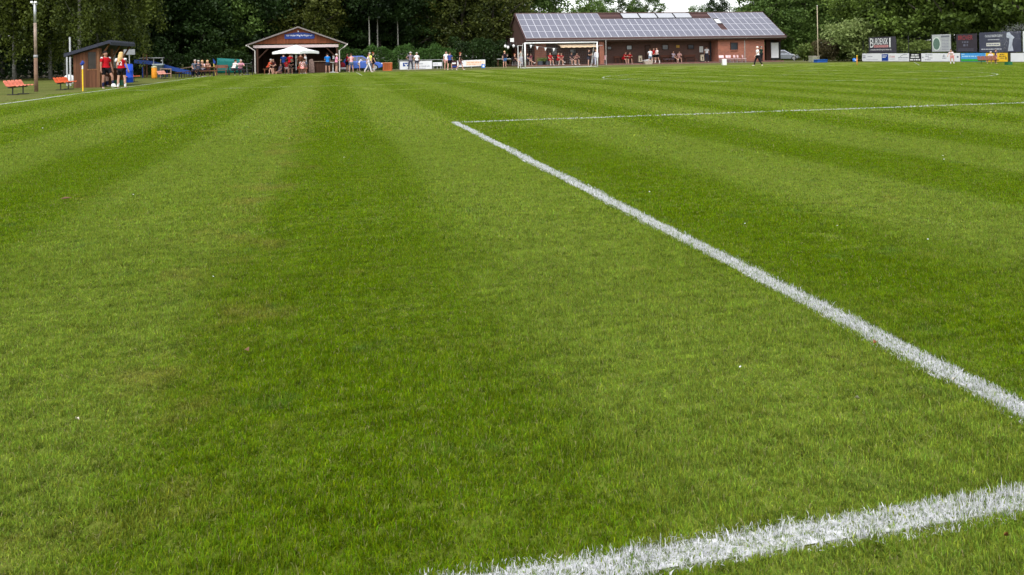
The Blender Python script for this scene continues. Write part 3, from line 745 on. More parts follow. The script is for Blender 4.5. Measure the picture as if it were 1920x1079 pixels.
# ------------------------------------------------------------------ brick clubhouse with solar roof
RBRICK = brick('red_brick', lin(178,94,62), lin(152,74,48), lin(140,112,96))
DBRICK = brick('shaded_brick', lin(106,60,44), lin(88,49,37), lin(72,56,48))  # darker copy of the red brick, with the veranda's shade in its colour
TILE = wood('brown_roof_tiles', lin(74,54,52), .3, 'z', .4)
FASC = wood('dark_brown_boards', lin(58,38,30), .16)
PAVER = brick('red_paving', lin(140,84,70), lin(120,70,58), lin(90,70,60))
Y0 = 88.5; ZE = 3.02; XL = atY(985, Y0, ZE); XR = atY(1474, Y0, ZE); ZF = .16
DEP = 10.6; ZR = 6.15; YR = Y0 + DEP/2
ch = thing('clubhouse', 'long low red brick clubhouse with a roof full of solar panels', 'clubhouse', (XL, Y0, 0))
def bld(mb, name, mat, parent=ch, **k): return mb.build(name, mat, parent, world=True, **k)
def X_(px, Y=Y0, z=1.5): return atY(px, Y, z)
m = MB(); m.box(XL-.1, Y0+.05, .0, XR-.3, Y0+DEP-.3, ZF); bld(m, 'floor', PAVER)
xa, xb, xc, xd, xe = X_(1009), X_(1031), X_(1126), X_(1350), X_(1437)
YW = Y0+2.3                                              # back wall of the veranda
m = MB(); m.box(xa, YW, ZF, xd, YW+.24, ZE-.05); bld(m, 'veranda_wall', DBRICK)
m = MB(); m.box(xb-1.3, Y0+1.55, ZF, xb, YW-.003, ZE-.3); bld(m, 'brick_pier', RBRICK)
m = MB(); m.box(xc, Y0+.35, ZF, xc+.55, YW-.003, ZE-.1); bld(m, 'brick_pier', RBRICK)
m = MB(); m.box(xd, Y0+.45, 0, xe, Y0+DEP-.5, ZE-.06); bld(m, 'brick_block', RBRICK)
m = MB(); m.box(XL+.9, Y0+4.0, ZF, xa+2, Y0+4.2, ZE-.05); m.box(XL+.6, Y0+4.0, ZF, XL+.85, Y0+DEP-.6, 2.45); bld(m, 'porch_wall', FASC)
m = MB(); m.box(xa+.3, YW+.26, ZF, xd-.01, Y0+DEP-.5, ZE-.1); bld(m, 'rear_wall', RBRICK)
m = MB(); m.box(xe+.9, Y0+1.6, 0, XR-1.0, Y0+1.85, ZE-.1); bld(m, 'side_wall', FASC)
m = MB(); m.box(xe+.02, Y0+4, 0, XR-1.0, Y0+4.2, ZE-.1); bld(m, 'side_wall', FASC)
# gables
for sx, x in ((0, XL), (1, XR)):
    m = MB(); xx = (x+.12, x+.36) if sx == 0 else (x-.7, x-.45)
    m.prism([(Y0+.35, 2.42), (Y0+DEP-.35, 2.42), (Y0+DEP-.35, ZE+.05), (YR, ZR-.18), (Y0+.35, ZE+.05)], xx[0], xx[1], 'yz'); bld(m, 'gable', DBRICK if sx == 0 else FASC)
for y in (Y0+.5, Y0+3.2, Y0+5.9):
    m = MB(); m.box(XL+.14, y-.09, ZF, XL+.32, y+.09, 2.42); bld(m, 'porch_post', FASC)
# roof: two slabs, ridge, barge boards, gutter
sl = (ZR-ZE)/(YR-Y0); nrm = Vector((0, -sl, 1)).normalized()
def roofpt(x, t, off=0.0):                               # t: 0 eave -> 1 ridge on the front slope
    return Vector((x, Y0+(YR-Y0)*t, ZE+(ZR-ZE)*t)) + nrm*off
m = MB()
m.prism([(Y0-.05, ZE), (YR, ZR), (YR, ZR-.16), (Y0-.05, ZE-.16)], XL, XR, 'yz')
m.prism([(YR+.004, ZR), (Y0+DEP+.05, ZE), (Y0+DEP+.05, ZE-.16), (YR+.004, ZR-.16)], XL, XR, 'yz')
roof = bld(m, 'roof', TILE)
m = MB(); m.tube([(XL, YR, ZR+.03), (XR, YR, ZR+.03)], .09, 8); bld(m, 'ridge_tiles', M('ridge_tile', lin(80,58,54), .8))
for x in (XL-.05, XR+.02):
    m = MB(); m.prism([(Y0-.1, ZE-.22), (YR, ZR-.2), (Y0+DEP+.1, ZE-.22), (Y0+DEP+.1, ZE+.02), (YR, ZR+.04), (Y0-.1, ZE+.02)], x, x+.03, 'yz'); bld(m, 'barge_board', M('barge_tile', lin(74,54,52), .8, .3, 20))
m = MB(); m.box(XL+.05, Y0+.02, ZE-.34, XR-.05, Y0+.06, ZE-.165); bld(m, 'fascia', FASC)
m = MB(); m.tube([(XL+.05, Y0-.08, ZE-.13), (XR-.05, Y0-.08, ZE-.1)], .065, 8); bld(m, 'gutter', M('zinc_gutter', lin(104,96,92), .5, .15))
m = MB(); m.box(XL+.4, Y0+.1, ZE-.32, XR-.8, Y0+DEP-.5, ZE-.28); bld(m, 'soffit', FASC)
for px in (1136, 1399.5):
    x = X_(px); yy = Y0-.05 if px < 1200 else Y0+.38
    m = MB(); m.tube([(x, Y0-.08, ZE-.15), (x, yy, ZE-.35), (x, yy, .02)], .05, 8); bld(m, 'drainpipe', M('grey_pipe', lin(150,146,142), .5))
# solar panels: each its own part on the roof (the hundred nearest), the rest as one part
mc, tcx, pcx = newmat('solar_cells')
_tc = N(tcx, 'ShaderNodeTexCoord'); _b = N(tcx, 'ShaderNodeTexBrick'); _b.offset = 0
_b.inputs['Scale'].default_value = 1; _b.inputs['Brick Width'].default_value = .156; _b.inputs['Row Height'].default_value = .156; _b.inputs['Mortar Size'].default_value = .004
_b.inputs['Color1'].default_value = (.105,.105,.145,1); _b.inputs['Color2'].default_value = (.118,.116,.152,1); _b.inputs['Mortar'].default_value = (.3,.3,.34,1)
tcx.links.new(_tc.outputs['Object'], _b.inputs['Vector']); tcx.links.new(_b.outputs[0], pcx.inputs['Base Color'])
pcx.inputs['Roughness'].default_value = .3; pcx.inputs['Specular IOR Level'].default_value = 1.0; pcx.inputs['Coat Weight'].default_value = .6; pcx.inputs['Coat Roughness'].default_value = .2
FRAME = M('aluminium_frame', (.56,.56,.60), .4, .05)
NCOL = 38; x0p, x1p = XL+.12, XR-.12; cw = (x1p-x0p)/NCOL; RW = (.98-.03)/4
TILT = math.atan2(ZR-ZE, YR-Y0); SLOPE = math.hypot(ZR-ZE, YR-Y0)
PH = RW*SLOPE-.012; PW = cw-.012
m = MB(); m.box(-PW/2, -PH/2, 0, PW/2, PH/2, .035); m.m = 1; m.box(-PW/2+.03, -PH/2+.03, .036, PW/2-.03, PH/2-.03, .039)
pan = m.build('solar_panel', [FRAME, mc]); panm = pan.data; bpy.data.objects.remove(pan)
cells = []
col_top_l = round((X_(1130, YR-1, 5.4)-x0p)/cw); col_top_r = round((X_(1327, YR-1, 5.4)-x0p)/cw); col_sky = int((X_(1352, Y0+3, 4.6)-x0p)/cw)
for r in range(4):
    for c in range(NCOL):
        if r == 3 and col_top_l <= c < col_top_r: continue
        if r in (1, 2) and c == col_sky: continue
        p = roofpt(x0p+cw*(c+.5), .03+RW*(r+.5), .06); cells.append((p.length, p))
cells.sort(key=lambda q: q[0])
def panel_at(p):
    o = bpy.data.objects.new('solar_panel', panm); link(o, roof); o.location = p-ch.location; o.rotation_euler = (TILT, 0, 0); return o
for d, p in cells[:100]: panel_at(p)
rest = MB(); rest.m = 0
for d, p in cells[100:]:
    Mx = Matrix.Translation(p) @ Matrix.Rotation(TILT, 4, 'X')
    rest.m = 0; rest.box(-PW/2, -PH/2, 0, PW/2, PH/2, .035, Mx); rest.m = 1; rest.box(-PW/2+.03, -PH/2+.03, .036, PW/2-.03, PH/2-.03, .039, Mx)
ro = rest.build('solar_panels', [FRAME, mc], roof); ro.location = -ch.location; ro['kind'] = 'stuff'
# four flat thermal collectors in the top row
xs0, xs1 = X_(1166, YR-1, 5.4), X_(1297, YR-1, 5.4); w = (xs1-xs0)/4
for i in range(4):
    m = MB(); m.box(-w/2+.04, -PH/2+.1, 0, w/2-.04, PH/2-.1, .08); m.m = 1; m.box(-w/2+.09, -PH/2+.15, .081, w/2-.09, PH/2-.15, .085)
    o = m.build('thermal_collector', [BLACK, M('collector_glass', (.42,.43,.46), .15, .05, spec=1.0)], roof); o.location = roofpt(xs0+w*(i+.5), .03+RW*3.5, .06)-ch.location; o.rotation_euler = (TILT, 0, 0)
p = roofpt(x0p+cw*(col_sky+.5), .03+RW*2.45, .03)-ch.location
m = MB(); m.box(-PW/2+.03, -PH*.42, 0, PW/2-.03, PH*.42, .09); so = m.build('skylight', M('skylight_frame', (.06,.05,.05), .6), roof); so.location = p; so.rotation_euler = (TILT, 0, 0)
m = MB(); m.box(-PW/2+.1, -PH*.34, .091, PW/2-.1, PH*.34, .1); q = m.build('pane', M('milky_pane', (.7,.72,.75), .1, .03, spec=1.0), ch); q.location = p; q.rotation_euler = (TILT, 0, 0)
# windows and doors in the veranda
def opening(name, px0, px1, py0, py1, Y, glass, depth=.1, fr=.07, frame=FASC, parent=ch):
    xA, xB = X_(px0, Y, 1.7), X_(px1, Y, 1.7); xm = (xA+xB)/2; zA, zB = hgt(py1, xm, Y), hgt(py0, xm, Y)
    m = MB()
    m.box(xA, Y-depth, zA, xB, Y-.005, zA+fr); m.box(xA, Y-depth, zB-fr, xB, Y-.005, zB); m.box(xA, Y-depth, zA+fr, xA+fr, Y-.005, zB-fr); m.box(xB-fr, Y-depth, zA+fr, xB, Y-.005, zB-fr)
    o = bld(m, name, frame, parent)
    m = MB(); m.box(xA+fr, Y-depth*.6, zA+fr, xB-fr, Y-depth*.4, zB-fr); q = m.build('pane', glass, o); q.location = -ch.location
    return o
PALEGL = M('blind_glass', (.35,.38,.41), .2, .1)
for a, b, c, d, g_ in ((1138, 1147, 87, 94, GLASS), (1174, 1185, 85, 94, PALEGL), (1241, 1253, 84, 94, GLASS), (1289, 1301, 84, 93, GLASS), (1033, 1045, 89, 104, GLASS), (1068, 1080, 92, 106, GLASS)):
    opening('window', a, b, c, d, YW, g_)
opening('door', 1209, 1219, 85, 117, YW, M('brown_door', lin(66,46,40), .6)); opening('door', 1329, 1345, 80, 115, YW, GLASS)
opening('window', 1369, 1383, 80, 95, Y0+.45, GLASS, frame=FASC)
x = X_(1376, Y0+.45); m = MB(); m.box(x-.55, Y0+.34, hgt(95.2, x, Y0), x+.5, Y0+.44, hgt(93.6, x, Y0)); bld(m, 'window_sill', RBRICK)
m = MB(); m.box(X_(1445, Y0+1.6), Y0+1.52, .25, X_(1463, Y0+1.6), Y0+1.59, 2.6); bld(m, 'gate_frame', BLACK)
# fittings that hang on the walls
x0, x1 = X_(1446.5, Y0+1.4), X_(1460, Y0+1.4); m = MB(); m.box(x0, Y0+1.42, hgt(109, x0, Y0+1.4), x1, Y0+1.5, hgt(80.5, x0, Y0+1.4))
tag(m.build('notice_board', M('white_board', (.72,.73,.76), .4, .04)), 'tall white board in a dark frame at the right end of the clubhouse', 'board')
def wallpaper(name, px0, px1, py0, py1, Y, mat, label, cat, detail=None):
    xA, xB = X_(px0, Y), X_(px1, Y); zA, zB = hgt(py1, xA, Y), hgt(py0, xA, Y)
    m = MB(); m.box(xA, Y-.03, zA, xB, Y-.004, zB)
    if detail:
        m.m = 1; r = random.Random(int(px0)); n = 5
        for i in range(n): bars(m, xA+(xB-xA)*.15, xB-(xB-xA)*.15, zB-(zB-zA)*(i+1)/(n+1), (zB-zA)*.06, Y-.031, r, 2)
    return tag(m.build(name, [mat, detail or mat]), label, cat)
DIM = M('grey_ink', (.25,.25,.27), .8)
wallpaper('poster', 1311.5, 1318, 87.5, 98.5, YW, PAPER, 'white poster with grey print beside the clubhouse door', 'poster', DIM)
wallpaper('wall_plaque', 1268, 1274, 85, 90, YW, M('yellow_plaque', lin(190,150,70), .6), 'small yellow plaque on the veranda wall above two seated people', 'plaque')
wallpaper('floodlight', 957, 964, 72, 79, Y0+.1, M('floodlight_glass', (.7,.7,.7), .3), 'square white lamp on the left gable of the clubhouse', 'lamp')
for px, lab in ((1200, 'cream litter bin on the veranda between red shirts and doorway'), (1316, 'cream litter bin under the white poster')):
    Y = YW-.35; x = X_(px, Y); t = thing('litter_bin', lab, 'bin', (x, Y, ZF))
    m = MB(); m.prism([(-.22, .12), (.22, .12), (.19, .85), (-.19, .85)], -.16, .16); m.build('body', M('cream_plastic', lin(205,190,165), .6), t, bevel=.02)
    m = MB(); m.box(-.2, -.14, 0, .2, .14, .1); m.box(-.21, -.17, .86, .21, .17, .9); m.build('rim', BLACK, t)
    m = MB(); m.prism([(0, .62), (.07, .55), (.05, .35), (.08, .25), (-.08, .25), (-.03, .4), (-.07, .52)], -.175, -.166); m.build('emblem', BLACK, t)
# wooden benches along the veranda wall
def bench(name, x0, x1, Y, z, mat, label, cat='bench', back=True, h=.45, group=None, d=.4):
    t = thing(name, label, cat, ((x0+x1)/2, Y, z), 0, group); L = x1-x0
    m = MB()
    for k in range(3): m.box(-L/2, -d/2+k*d/3+.01, h-.04, L/2, -d/2+(k+1)*d/3-.01, h)
    m.build('seat', mat, t)
    if back:
        m = MB(); m.box(-L/2, d/2, h+.15, L/2, d/2+.03, h+.42); m.build('backrest', mat, t)
    for sx in (-L/2+.12, L/2-.16):
        m = MB(); m.box(sx, -d/2+.03, 0, sx+.06, -d/2+.09, h-.041); m.box(sx, d/2-.08, 0, sx+.06, d/2-.02, (h+.4) if back else h-.041); m.build('leg', mat, t)
    return t
BW_ = wood('brown_bench_wood', lin(92,58,46), .09, 'z')
for a, b, lab in ((1152, 1164, 'brown wooden bench at the left end of the veranda'), (1166, 1189, 'brown wooden bench carrying the two people in red'), (1240, 1256, 'brown wooden bench under the second dark veranda window'), (1257, 1280, 'brown wooden bench carrying the two people under the plaque'), (1284, 1306, 'empty brown bench left of the poster')):
    bench('wooden_bench', X_(a, YW-.6), X_(b, YW-.6), YW-.5, ZF, BW_, lab)
# awning over the left part of the terrace
xA, xB = X_(1046, Y0+.5, 2.4), X_(1116, Y0+.5, 2.4); t = thing('awning', 'cream fabric awning stretched over the terrace behind the goal', 'awning', (xA, Y0+1.5, 2.6))
zf = hgt(86.5, xA, Y0-.6); zb = hgt(80.5, xA, YW)
m = MB(); n = 14
for i in range(n+1):
    x = xA+(xB-xA)*i/n; s = .05*abs(math.sin(i*1.57)); m.v += [(x, YW-.05, zb), (x, Y0+.8, (zf+zb)/2-.03-s*.5), (x, Y0-.6, zf), (x, Y0-.62, zf-.16-s)]
for i in range(n):
    for k in range(3): m.f.append((i*4+k, (i+1)*4+k, (i+1)*4+k+1, i*4+k+1)); m.mi.append(0)
o = m.build('cloth', M('cream_cloth', lin(226,196,160), .8, .12, 1.2), t, world=True); sm = o.modifiers.new('thick', 'SOLIDIFY'); sm.thickness = .01
m = MB(); m.tube([(xA, Y0-.6, zf-.01), (xB+.5, Y0-.6, zf-.01)], .03, 6)
for x in (xA+.1, xB-.1): m.tube([(x, YW-.05, zb-.1), (x, Y0-.6, zf-.04)], .02, 6)
m.build('frame', GREYP, t, world=True)
# bunting and balloons under the left gable
def cord(pts): 
    return pts
x0, x1 = X_(984, Y0-.3), X_(1046, Y0-.3); t = thing('bunting', 'string of little white pennants sagging behind the goal net', 'bunting', (x0, Y0-.35, 2.6))
P = [(x0+(x1-x0)*i/16, Y0-.35, 2.62-.75*(i/16)*(2-i/16)*.8) for i in range(17)]
m = MB(); m.tube(P, .012, 5); m.build('string', GREYP, t, world=True)
for i in (3, 6, 10, 14):
    x, y, z = P[i]; m = MB(); m.prism([(x-.14, z), (x+.14, z), (x-.02, z-.4)], y-.006, y+.006); m.build('pennant', WHITE, t, world=True)
for px, py, c in ((947.5, 87, 'white'), (952.5, 89, 'white'), (957, 84.5, 'black'), (963, 86.5, 'white'), (968, 88, 'black')):
    Y = Y0+.9; x = X_(px, Y, 2.3); z = hgt(py, x, Y); t = thing('balloon', '', 'balloon', (x, Y, z))
    tag(t, {947.5: 'white balloon farthest left under the clubhouse gable', 952.5: 'white balloon second from the left under the gable', 957: 'black balloon between the white ones under the gable', 963: 'white balloon nearest the goal post under the gable', 968: 'black balloon just left of the goal post'}[px])
    m = MB(); m.ball((0,0,0), (.15,.15,.18)); m.lathe([(.004,-.21),(.03,-.2),(.012,-.17)], n=6); m.build('skin', WHITE if c == 'white' else BLACK, t, smooth=True)
    m = MB(); m.tube([(0,0,-.2), (.02,0,.3), (0,.05,2.42+.4-z)], .006, 4); m.build('string', GREYP, t)
# ------------------------------------------------------------------ football goal on the far line
GY = W(983, 128.7)[1]; gx0 = atY(985, GY); gx1 = gx0+7.32
t = thing('football_goal', 'white football goal with net in front of the brick clubhouse', 'goal', (gx0, GY, 0))
PO = M('white_goal_post', (.85,.85,.85), .35, .03)
for x in (0, 7.32):
    m = MB(); m.tube([(x, 0, 0), (x, 0, 2.44)], .066, 10); m.build('post', PO, t, smooth=True)
m = MB(); m.tube([(-.06, 0, 2.44), (7.38, 0, 2.44)], .06, 10); m.build('crossbar', PO, t, smooth=True)
for x in (0, 7.32):
    m = MB(); m.tube([(x, 0, 2.44), (x, .9, 2.40), (x, 2.1, .04)], .025, 6); m.tube([(x, 0, .03), (x, 2.1, .03)], .025, 6); m.build('net_bar', PO, t)
m = MB(); m.tube([(0, 2.1, .03), (7.32, 2.1, .03)], .025, 6); m.build('ground_bar', PO, t)
m = MB(); r_ = .004; k = 0
def netp(x, s): 
    return (x, .9*s/.35, 2.42-.06*s/.35) if s < .35 else (x, .9+1.2*(s-.35)/.65, 2.36-2.32*(s-.35)/.65)
for i in range(0, 36): m.tube([netp(i*.2088, s) for s in (0, .35, 1)], r_, 3, False)
for j in range(1, 17): m.tube([netp(0, j/17), netp(7.32, j/17)], r_, 3, False)
for x in (.02, 7.30):
    for j in range(1, 10): m.tube([(x, j*.21, 0.04), (x, j*.21, 2.4 if j*.21 < .9 else 2.36-2.32*(j*.21-.9)/1.2)], r_, 3, False)
    for j in range(1, 11): m.tube([(x, 0, j*.22), (x, .9+1.2*(2.36-j*.22)/2.32, j*.22)], r_, 3, False)
m.build('net', M('thin_net', (.22,.22,.23), .8), t)
x = atY(971.8, GY+3); m = MB(); m.tube([(0,0,0), (0,0,2.25)], .035, 8); m.tube([(0,0,2.25),(.5,0,2.25)], .02, 6); o = m.build('white_pole', PO); o.location = (x, GY+3, 0); tag(o, 'slim white pole left of the football goal', 'pole')
# ------------------------------------------------------------------ timber hut
HY = 77.0; hx0, hx1 = atY(481, HY, 1), atY(634, HY, 1); ex0, ex1 = atY(463.5, HY, 2.7), atY(650, HY, 2.7); ax = atY(559, HY, 4.2)
az = hgt(50, ax, HY); ez0 = hgt(83, ex0, HY); ez1 = hgt(82, ex1, HY); ez = (ez0+ez1)/2; HD = 6.5
HW = wood('reddish_timber', lin(112,62,40), .14); HWD = wood('dark_timber', lin(64,42,32), .14); ROOFG = M('grey_roof_sheet', lin(120,112,110), .6, .15); BEAM = M('pale_pink_beam', lin(196,176,176), .6, .06)
hut = thing('timber_hut', 'timber refreshment hut with open front and blue sign in its gable', 'hut', (hx0, HY, 0))
def hb(mb, name, mat, parent=hut, **k): return mb.build(name, mat, parent, world=True, **k)
m = MB(); m.prism([(ex0+.5, ez+.02), (ex1-.5, ez+.02), (ax, az-.16)], HY+.02, HY+.12); hb(m, 'gable', HW)
m = MB()
for s, (e, z) in ((0, (ex0, ez)), (1, (ex1, ez))):
    d = 1 if s == 0 else -1
    m.prism([(e, z), (ax, az), (ax, az-.13), (e, z-.13)], HY-.35, HY+HD)
hb(m, 'roof', ROOFG)
m = MB(); zb1, zb0 = hgt(84.3, ax, HY), hgt(89.5, ax, HY); m.box(hx0-.25, HY-.06, zb0, hx1+.05, HY+.018, zb1); hb(m, 'beam', BEAM)
for x in (hx0, hx1-.16):
    m = MB(); m.box(x, HY+.02, 0, x+.16, HY+.18, zb0-.002); hb(m, 'post', HWD)
for x, d in ((hx0+.16, 1), (hx1-.16, -1)):
    m = MB(); m.tube([(x, HY+.1, zb0-.95), (x+d*.9, HY+.1, zb0-.03)], .06, 6); hb(m, 'brace', HWD)
m = MB(); m.box(hx0+.05, HY+HD-.5, 0, hx1-.05, HY+HD-.38, zb0+.4); m.box(hx0+.0, HY+.9, 0, hx0+.1, HY+HD-.5, zb0); m.box(hx1-.12, HY+.25, 0, hx1-.02, HY+HD-.5, zb0); hb(m, 'wall', HWD)
m = MB(); m.box(hx0, HY+.15, zb0+.01, hx1, HY+HD-.5, zb0+.06); hb(m, 'ceiling', HWD)
xbar = atY(583, HY+.8); m = MB(); m.box(xbar, HY+.75, 0, hx1-.13, HY+.87, 1.0); hb(m, 'counter_front', HWD)
m = MB(); m.box(xbar-.1, HY+.6, 1.003, hx1-.13, HY+1.3, 1.05); hb(m, 'counter_top', M('pale_counter', lin(150,130,112), .5))
m = MB(); m.prism([(-.25,0),(.28,0),(.24,.9),(.1,1.28),(-.2,1.2)], HY+.3, HY+.74); o = m.build('stone_pillar', M('grey_pink_stone', lin(134,112,104), .9, .35, 7, bump=.6)); o.location = (atY(583, HY+.3)+.05, 0, 0); tag(o, 'rough grey pink stone pillar at the left end of the hut counter', 'pillar')
for x, e, z in ((hx0-.12, ex0, ez0), (hx1+.12, ex1, ez1)):
    m = MB(); m.tube([(e, HY-.3, z-.1), (e+(x-e)*.3, HY-.25, z-.3), (x, HY-.1, z-.62), (x, HY-.1, .05)], .055, 8); hb(m, 'drainpipe', M('white_grey_pipe', lin(196,190,186), .5))
for e, s in ((ex0, 1), (ex1, -1)):
    m = MB(); m.tube([(e-s*.04, HY-.35, ez-.1), (e-s*.04, HY+HD, ez-.1)], .07, 8); hb(m, 'gutter', M('white_grey_pipe', lin(196,190,186), .5))
# club sign
sx0, sx1 = atY(533.5, HY, 3.5), atY(589.5, HY, 3.5); sz0, sz1 = hgt(73.2, ax, HY), hgt(61.5, ax, HY)
t = thing('club_sign', 'blue sign with white club lettering in the gable of the timber hut', 'sign', ((sx0+sx1)/2, HY-.02, (sz0+sz1)/2)); w, h = (sx1-sx0)/2, (sz1-sz0)/2
m = MB(); m.prism([(-w, -h*.8), (-w*.94, -h), (w*.94, -h), (w, -h*.8), (w, h*.45), (w*.3, h), (-w*.3, h), (-w, h*.45)], -.03, .03); m.build('panel', M('deep_blue_panel', lin(24,52,120), .5, .2, 2), t)
text('VSV Weder Weg Re-Wegen e.V.', h*.78, WHITE, t, (0, -.032, h*.06))['fit'] = 2*w*.88
m = MB(); m.ball((0,0,0), (.07,.05,.07)); o = m.build('gable_lamp', PAPER, smooth=True); o.location = (atY(560.5, HY), HY-.02, hgt(59.3, ax, HY)); tag(o, 'small round lamp above the blue sign', 'lamp')
for px, py0, py1, lab in ((546.5, 104.5, 109, 'white sheet of paper pinned left of the parasol pole'), (555.8, 104.5, 109.5, 'white sheet of paper just right of the parasol pole'), (572.8, 101, 107, 'white notice hanging above the person in the white T-shirt'), (625.8, 105, 111, 'white notice on the right front post side of the hut')):
    Y = HY+.7 if px > 560 else HY+2; x = atY(px, Y); z0, z1 = hgt(py1, x, Y), hgt(py0, x, Y); m = MB(); ww = .28 if px == 546.5 else .17
    m.box(-ww/2, -.006, -(z1-z0)/2, ww/2, .006, (z1-z0)/2); o = m.build('paper_notice', PAPER); o.location = (x, Y, (z0+z1)/2); tag(o, lab, 'notice')
# white parasol before the hut
UY = 74.2; ux = atY(555.5, UY); t = thing('parasol', 'large white parasol open in front of the timber hut', 'parasol', (ux, UY, 0)); zt = hgt(84.8, ux, UY); ze = hgt(97.5, ux, UY)
rad = (atY(598, UY)-atY(512.5, UY))/2/math.cos(R(20))*.98; C = [(rad*math.cos(R(a)), rad*math.sin(R(a)), ze) for a in (20-20, 110-20, 200-20, 290-20)]
C = [(rad*math.cos(R(a+12)), rad*math.sin(R(a+12)), ze) for a in (0, 90, 180, 270)]
m = MB(); top = (0, 0, zt); n = 6; g = []
for k in range(4):
    a, b = Vector(C[k]), Vector(C[(k+1) % 4])
    e = [a.lerp(b, i/n) + Vector((0,0,.05*math.sin(math.pi*i/n))) for i in range(n+1)]
    for i in range(n):
        m1, m2 = e[i]*.5+Vector(top)*.5-Vector((0,0,.05)), e[i+1]*.5+Vector(top)*.5-Vector((0,0,.05))
        m.add([e[i], e[i+1], m2, m1], [(0,1,2,3)]); m.add([m1, m2, top], [(0,1,2)])
        m.add([e[i], e[i+1], e[i+1]-Vector((0,0,.2)), e[i]-Vector((0,0,.2))], [(0,1,2,3)])
o = m.build('canopy', M('white_canvas', (.82,.82,.82), .8, .04), t); sm = o.modifiers.new('t', 'SOLIDIFY'); sm.thickness = .012
m = MB(); m.tube([(0,0,.05), (0,0,zt-.02)], .03, 8); m.build('pole', PO, t)
for k in range(4):
    m = MB(); m.tube([(0,0,ze-.25), tuple(Vector(C[k])*.55+Vector((0,0,.12+ze*.45)))], .014, 5); m.build('rib', GREYP, t)
m = MB(); m.lathe([(.32,0),(.32,.05),(.06,.09),(.05,.3)], n=12); m.build('base', BLACK, t)
# ------------------------------------------------------------------ left touchline: lamp, benches, dugout, flags
def pole_thing(name, x, y, parts, label, cat):
    t = thing(name, label, cat, (x, y, 0))
    for nm, mat, pts, rad in parts:
        m = MB(); m.tube(pts, rad, 8); m.build(nm, mat, t, smooth=True)
    return t
x, y = W(68, 172.3); zt = hgt(5, x, y)
t = pole_thing('lamp_pole', x, y, [('lower_pole', M('brown_rusty_pole', lin(122,96,78), .7, .25), [(0,0,0),(0,0,1.5)], [.085,.075]), ('collar', GREYP, [(0,0,1.48),(0,0,1.6)], .085),
      ('upper_pole', M('rusty_grey_pole', lin(150,132,118), .6, .25), [(0,0,1.6),(0,0,zt-.9)], .062), ('tip_pole', STEEL, [(0,0,zt-.9),(0,0,zt+.02)], .055)], 'tall slim lamp pole with small lamps on top beside the pale orange bench', 'lamp pole')
m = MB(); m.cbox((0,0,zt-.08), (.2,.04,.04)); m.build('bracket', GREYP, t)
for s in (-.1, .05):
    m = MB(); m.cbox((s,-.05,zt+.0), (.10,.10,.09), rx=R(-20)); m.build('lamp_head', PAPER, t, bevel=.02)
# bucket-seat benches facing the pitch (+X)
def seat_bench(px, py, n, mat, label, rz=0.0, s=1.0, back=True):
    x, y = W(px, py); t = thing('seat_bench', label, 'bench', (x, y, 0), rz, 'shell seat benches along the touchline'); t.scale = (.86,.86,.78); L = n*.46*s
    prof = [(-.30,.74),(-.25,.60),(-.21,.46),(-.12,.42),(.06,.43),(.20,.455),(.24,.43)]
    for i in range(n):
        y0 = -L/2+L*i/n+.015; w = L/n-.03; m = MB(); k = 7
        for j in range(k+1):
            v = j/k; e = abs(v-.5)*2
            for (px_, pz) in prof:
                up = (pz-.42)/.32 if px_ < -.1 else 0
                m.v.append((px_+.05*e*e*(1 if px_ < -.1 else .3), y0+w*v, pz+.04*e*e-(.10*e**4*max(0, up))))
        q = len(prof)
        for j in range(k):
            for a in range(q-1): m.f.append((j*q+a, (j+1)*q+a, (j+1)*q+a+1, j*q+a+1)); m.mi.append(0)
        o = m.build('shell_seat', mat, t, smooth=True); sm = o.modifiers.new('t', 'SOLIDIFY'); sm.thickness = .012
    m = MB(); m.cbox((-.05,0,.385), (.08,L,.05)); m.build('beam', BLACK, t)
    for yy in (-L*.28, L*.28):
        m = MB(); m.tube([(-.05,yy,0), (-.05,yy,.36)], .028, 6); m.cbox((-.03,yy,.02), (.5,.06,.035)); m.build('leg', BLACK, t)
    return t
OR1 = M('faded_orange_plastic', lin(226,128,100), .55, .1); OR2 = M('orange_plastic', lin(226,100,52), .5, .08); OR3 = M('salmon_plastic', lin(226,160,140), .6, .08)
seat_bench(36, 177.5, 5, OR1, 'faded orange shell seat bench left of the lamp pole', s=1.0)
seat_bench(123, 168.5, 5, OR2, 'bright orange shell seat bench between lamp pole and wooden dugout')
seat_bench(228, 156.2, 4, OR2, 'orange shell seat bench partly hidden by the blonde player')
seat_bench(249, 154.5, 5, OR2, 'orange shell seat bench right of the blonde player')
seat_bench(308, 148.2, 7, OR3, 'pale salmon shell seat bench right of the orange bin')
# two flag posts at the touchline
FB = M('flag_blue', lin(38,62,140), .8, .15); YEL = M('yellow_pole_paint', lin(236,196,40), .5, .06)
x, y = W(155.4, 171.2); t = thing('flag_post', 'yellow flag post with furled blue flag in front of the wooden dugout', 'flag', (x, y, 0))
m = MB(); m.tube([(0,0,0),(0,0,.95)], .028, 8); m.build('pole', YEL, t); m = MB(); m.tube([(0,0,.951),(0,0,1.22)], .029, 8); m.build('white_band', WHITE, t)
m = MB(); m.tube([(.0,0,1.10),(-.03,.01,1.16),(.03,0,1.24),(0,0,1.31)], [.035,.075,.07,.03], 8); m.build('furled_flag', FB, t, smooth=True)
x, y = W(404, 142.6); t = thing('corner_flag', 'slanting yellow corner flag with blue cloth before the teal windbreak', 'flag', (x, y, 0))
m = MB(); m.tube([(0,0,0),(-.13,0,1.0)], .03, 8); m.build('pole', M('pale_yellow_pole', lin(232,204,110), .5, .06), t)
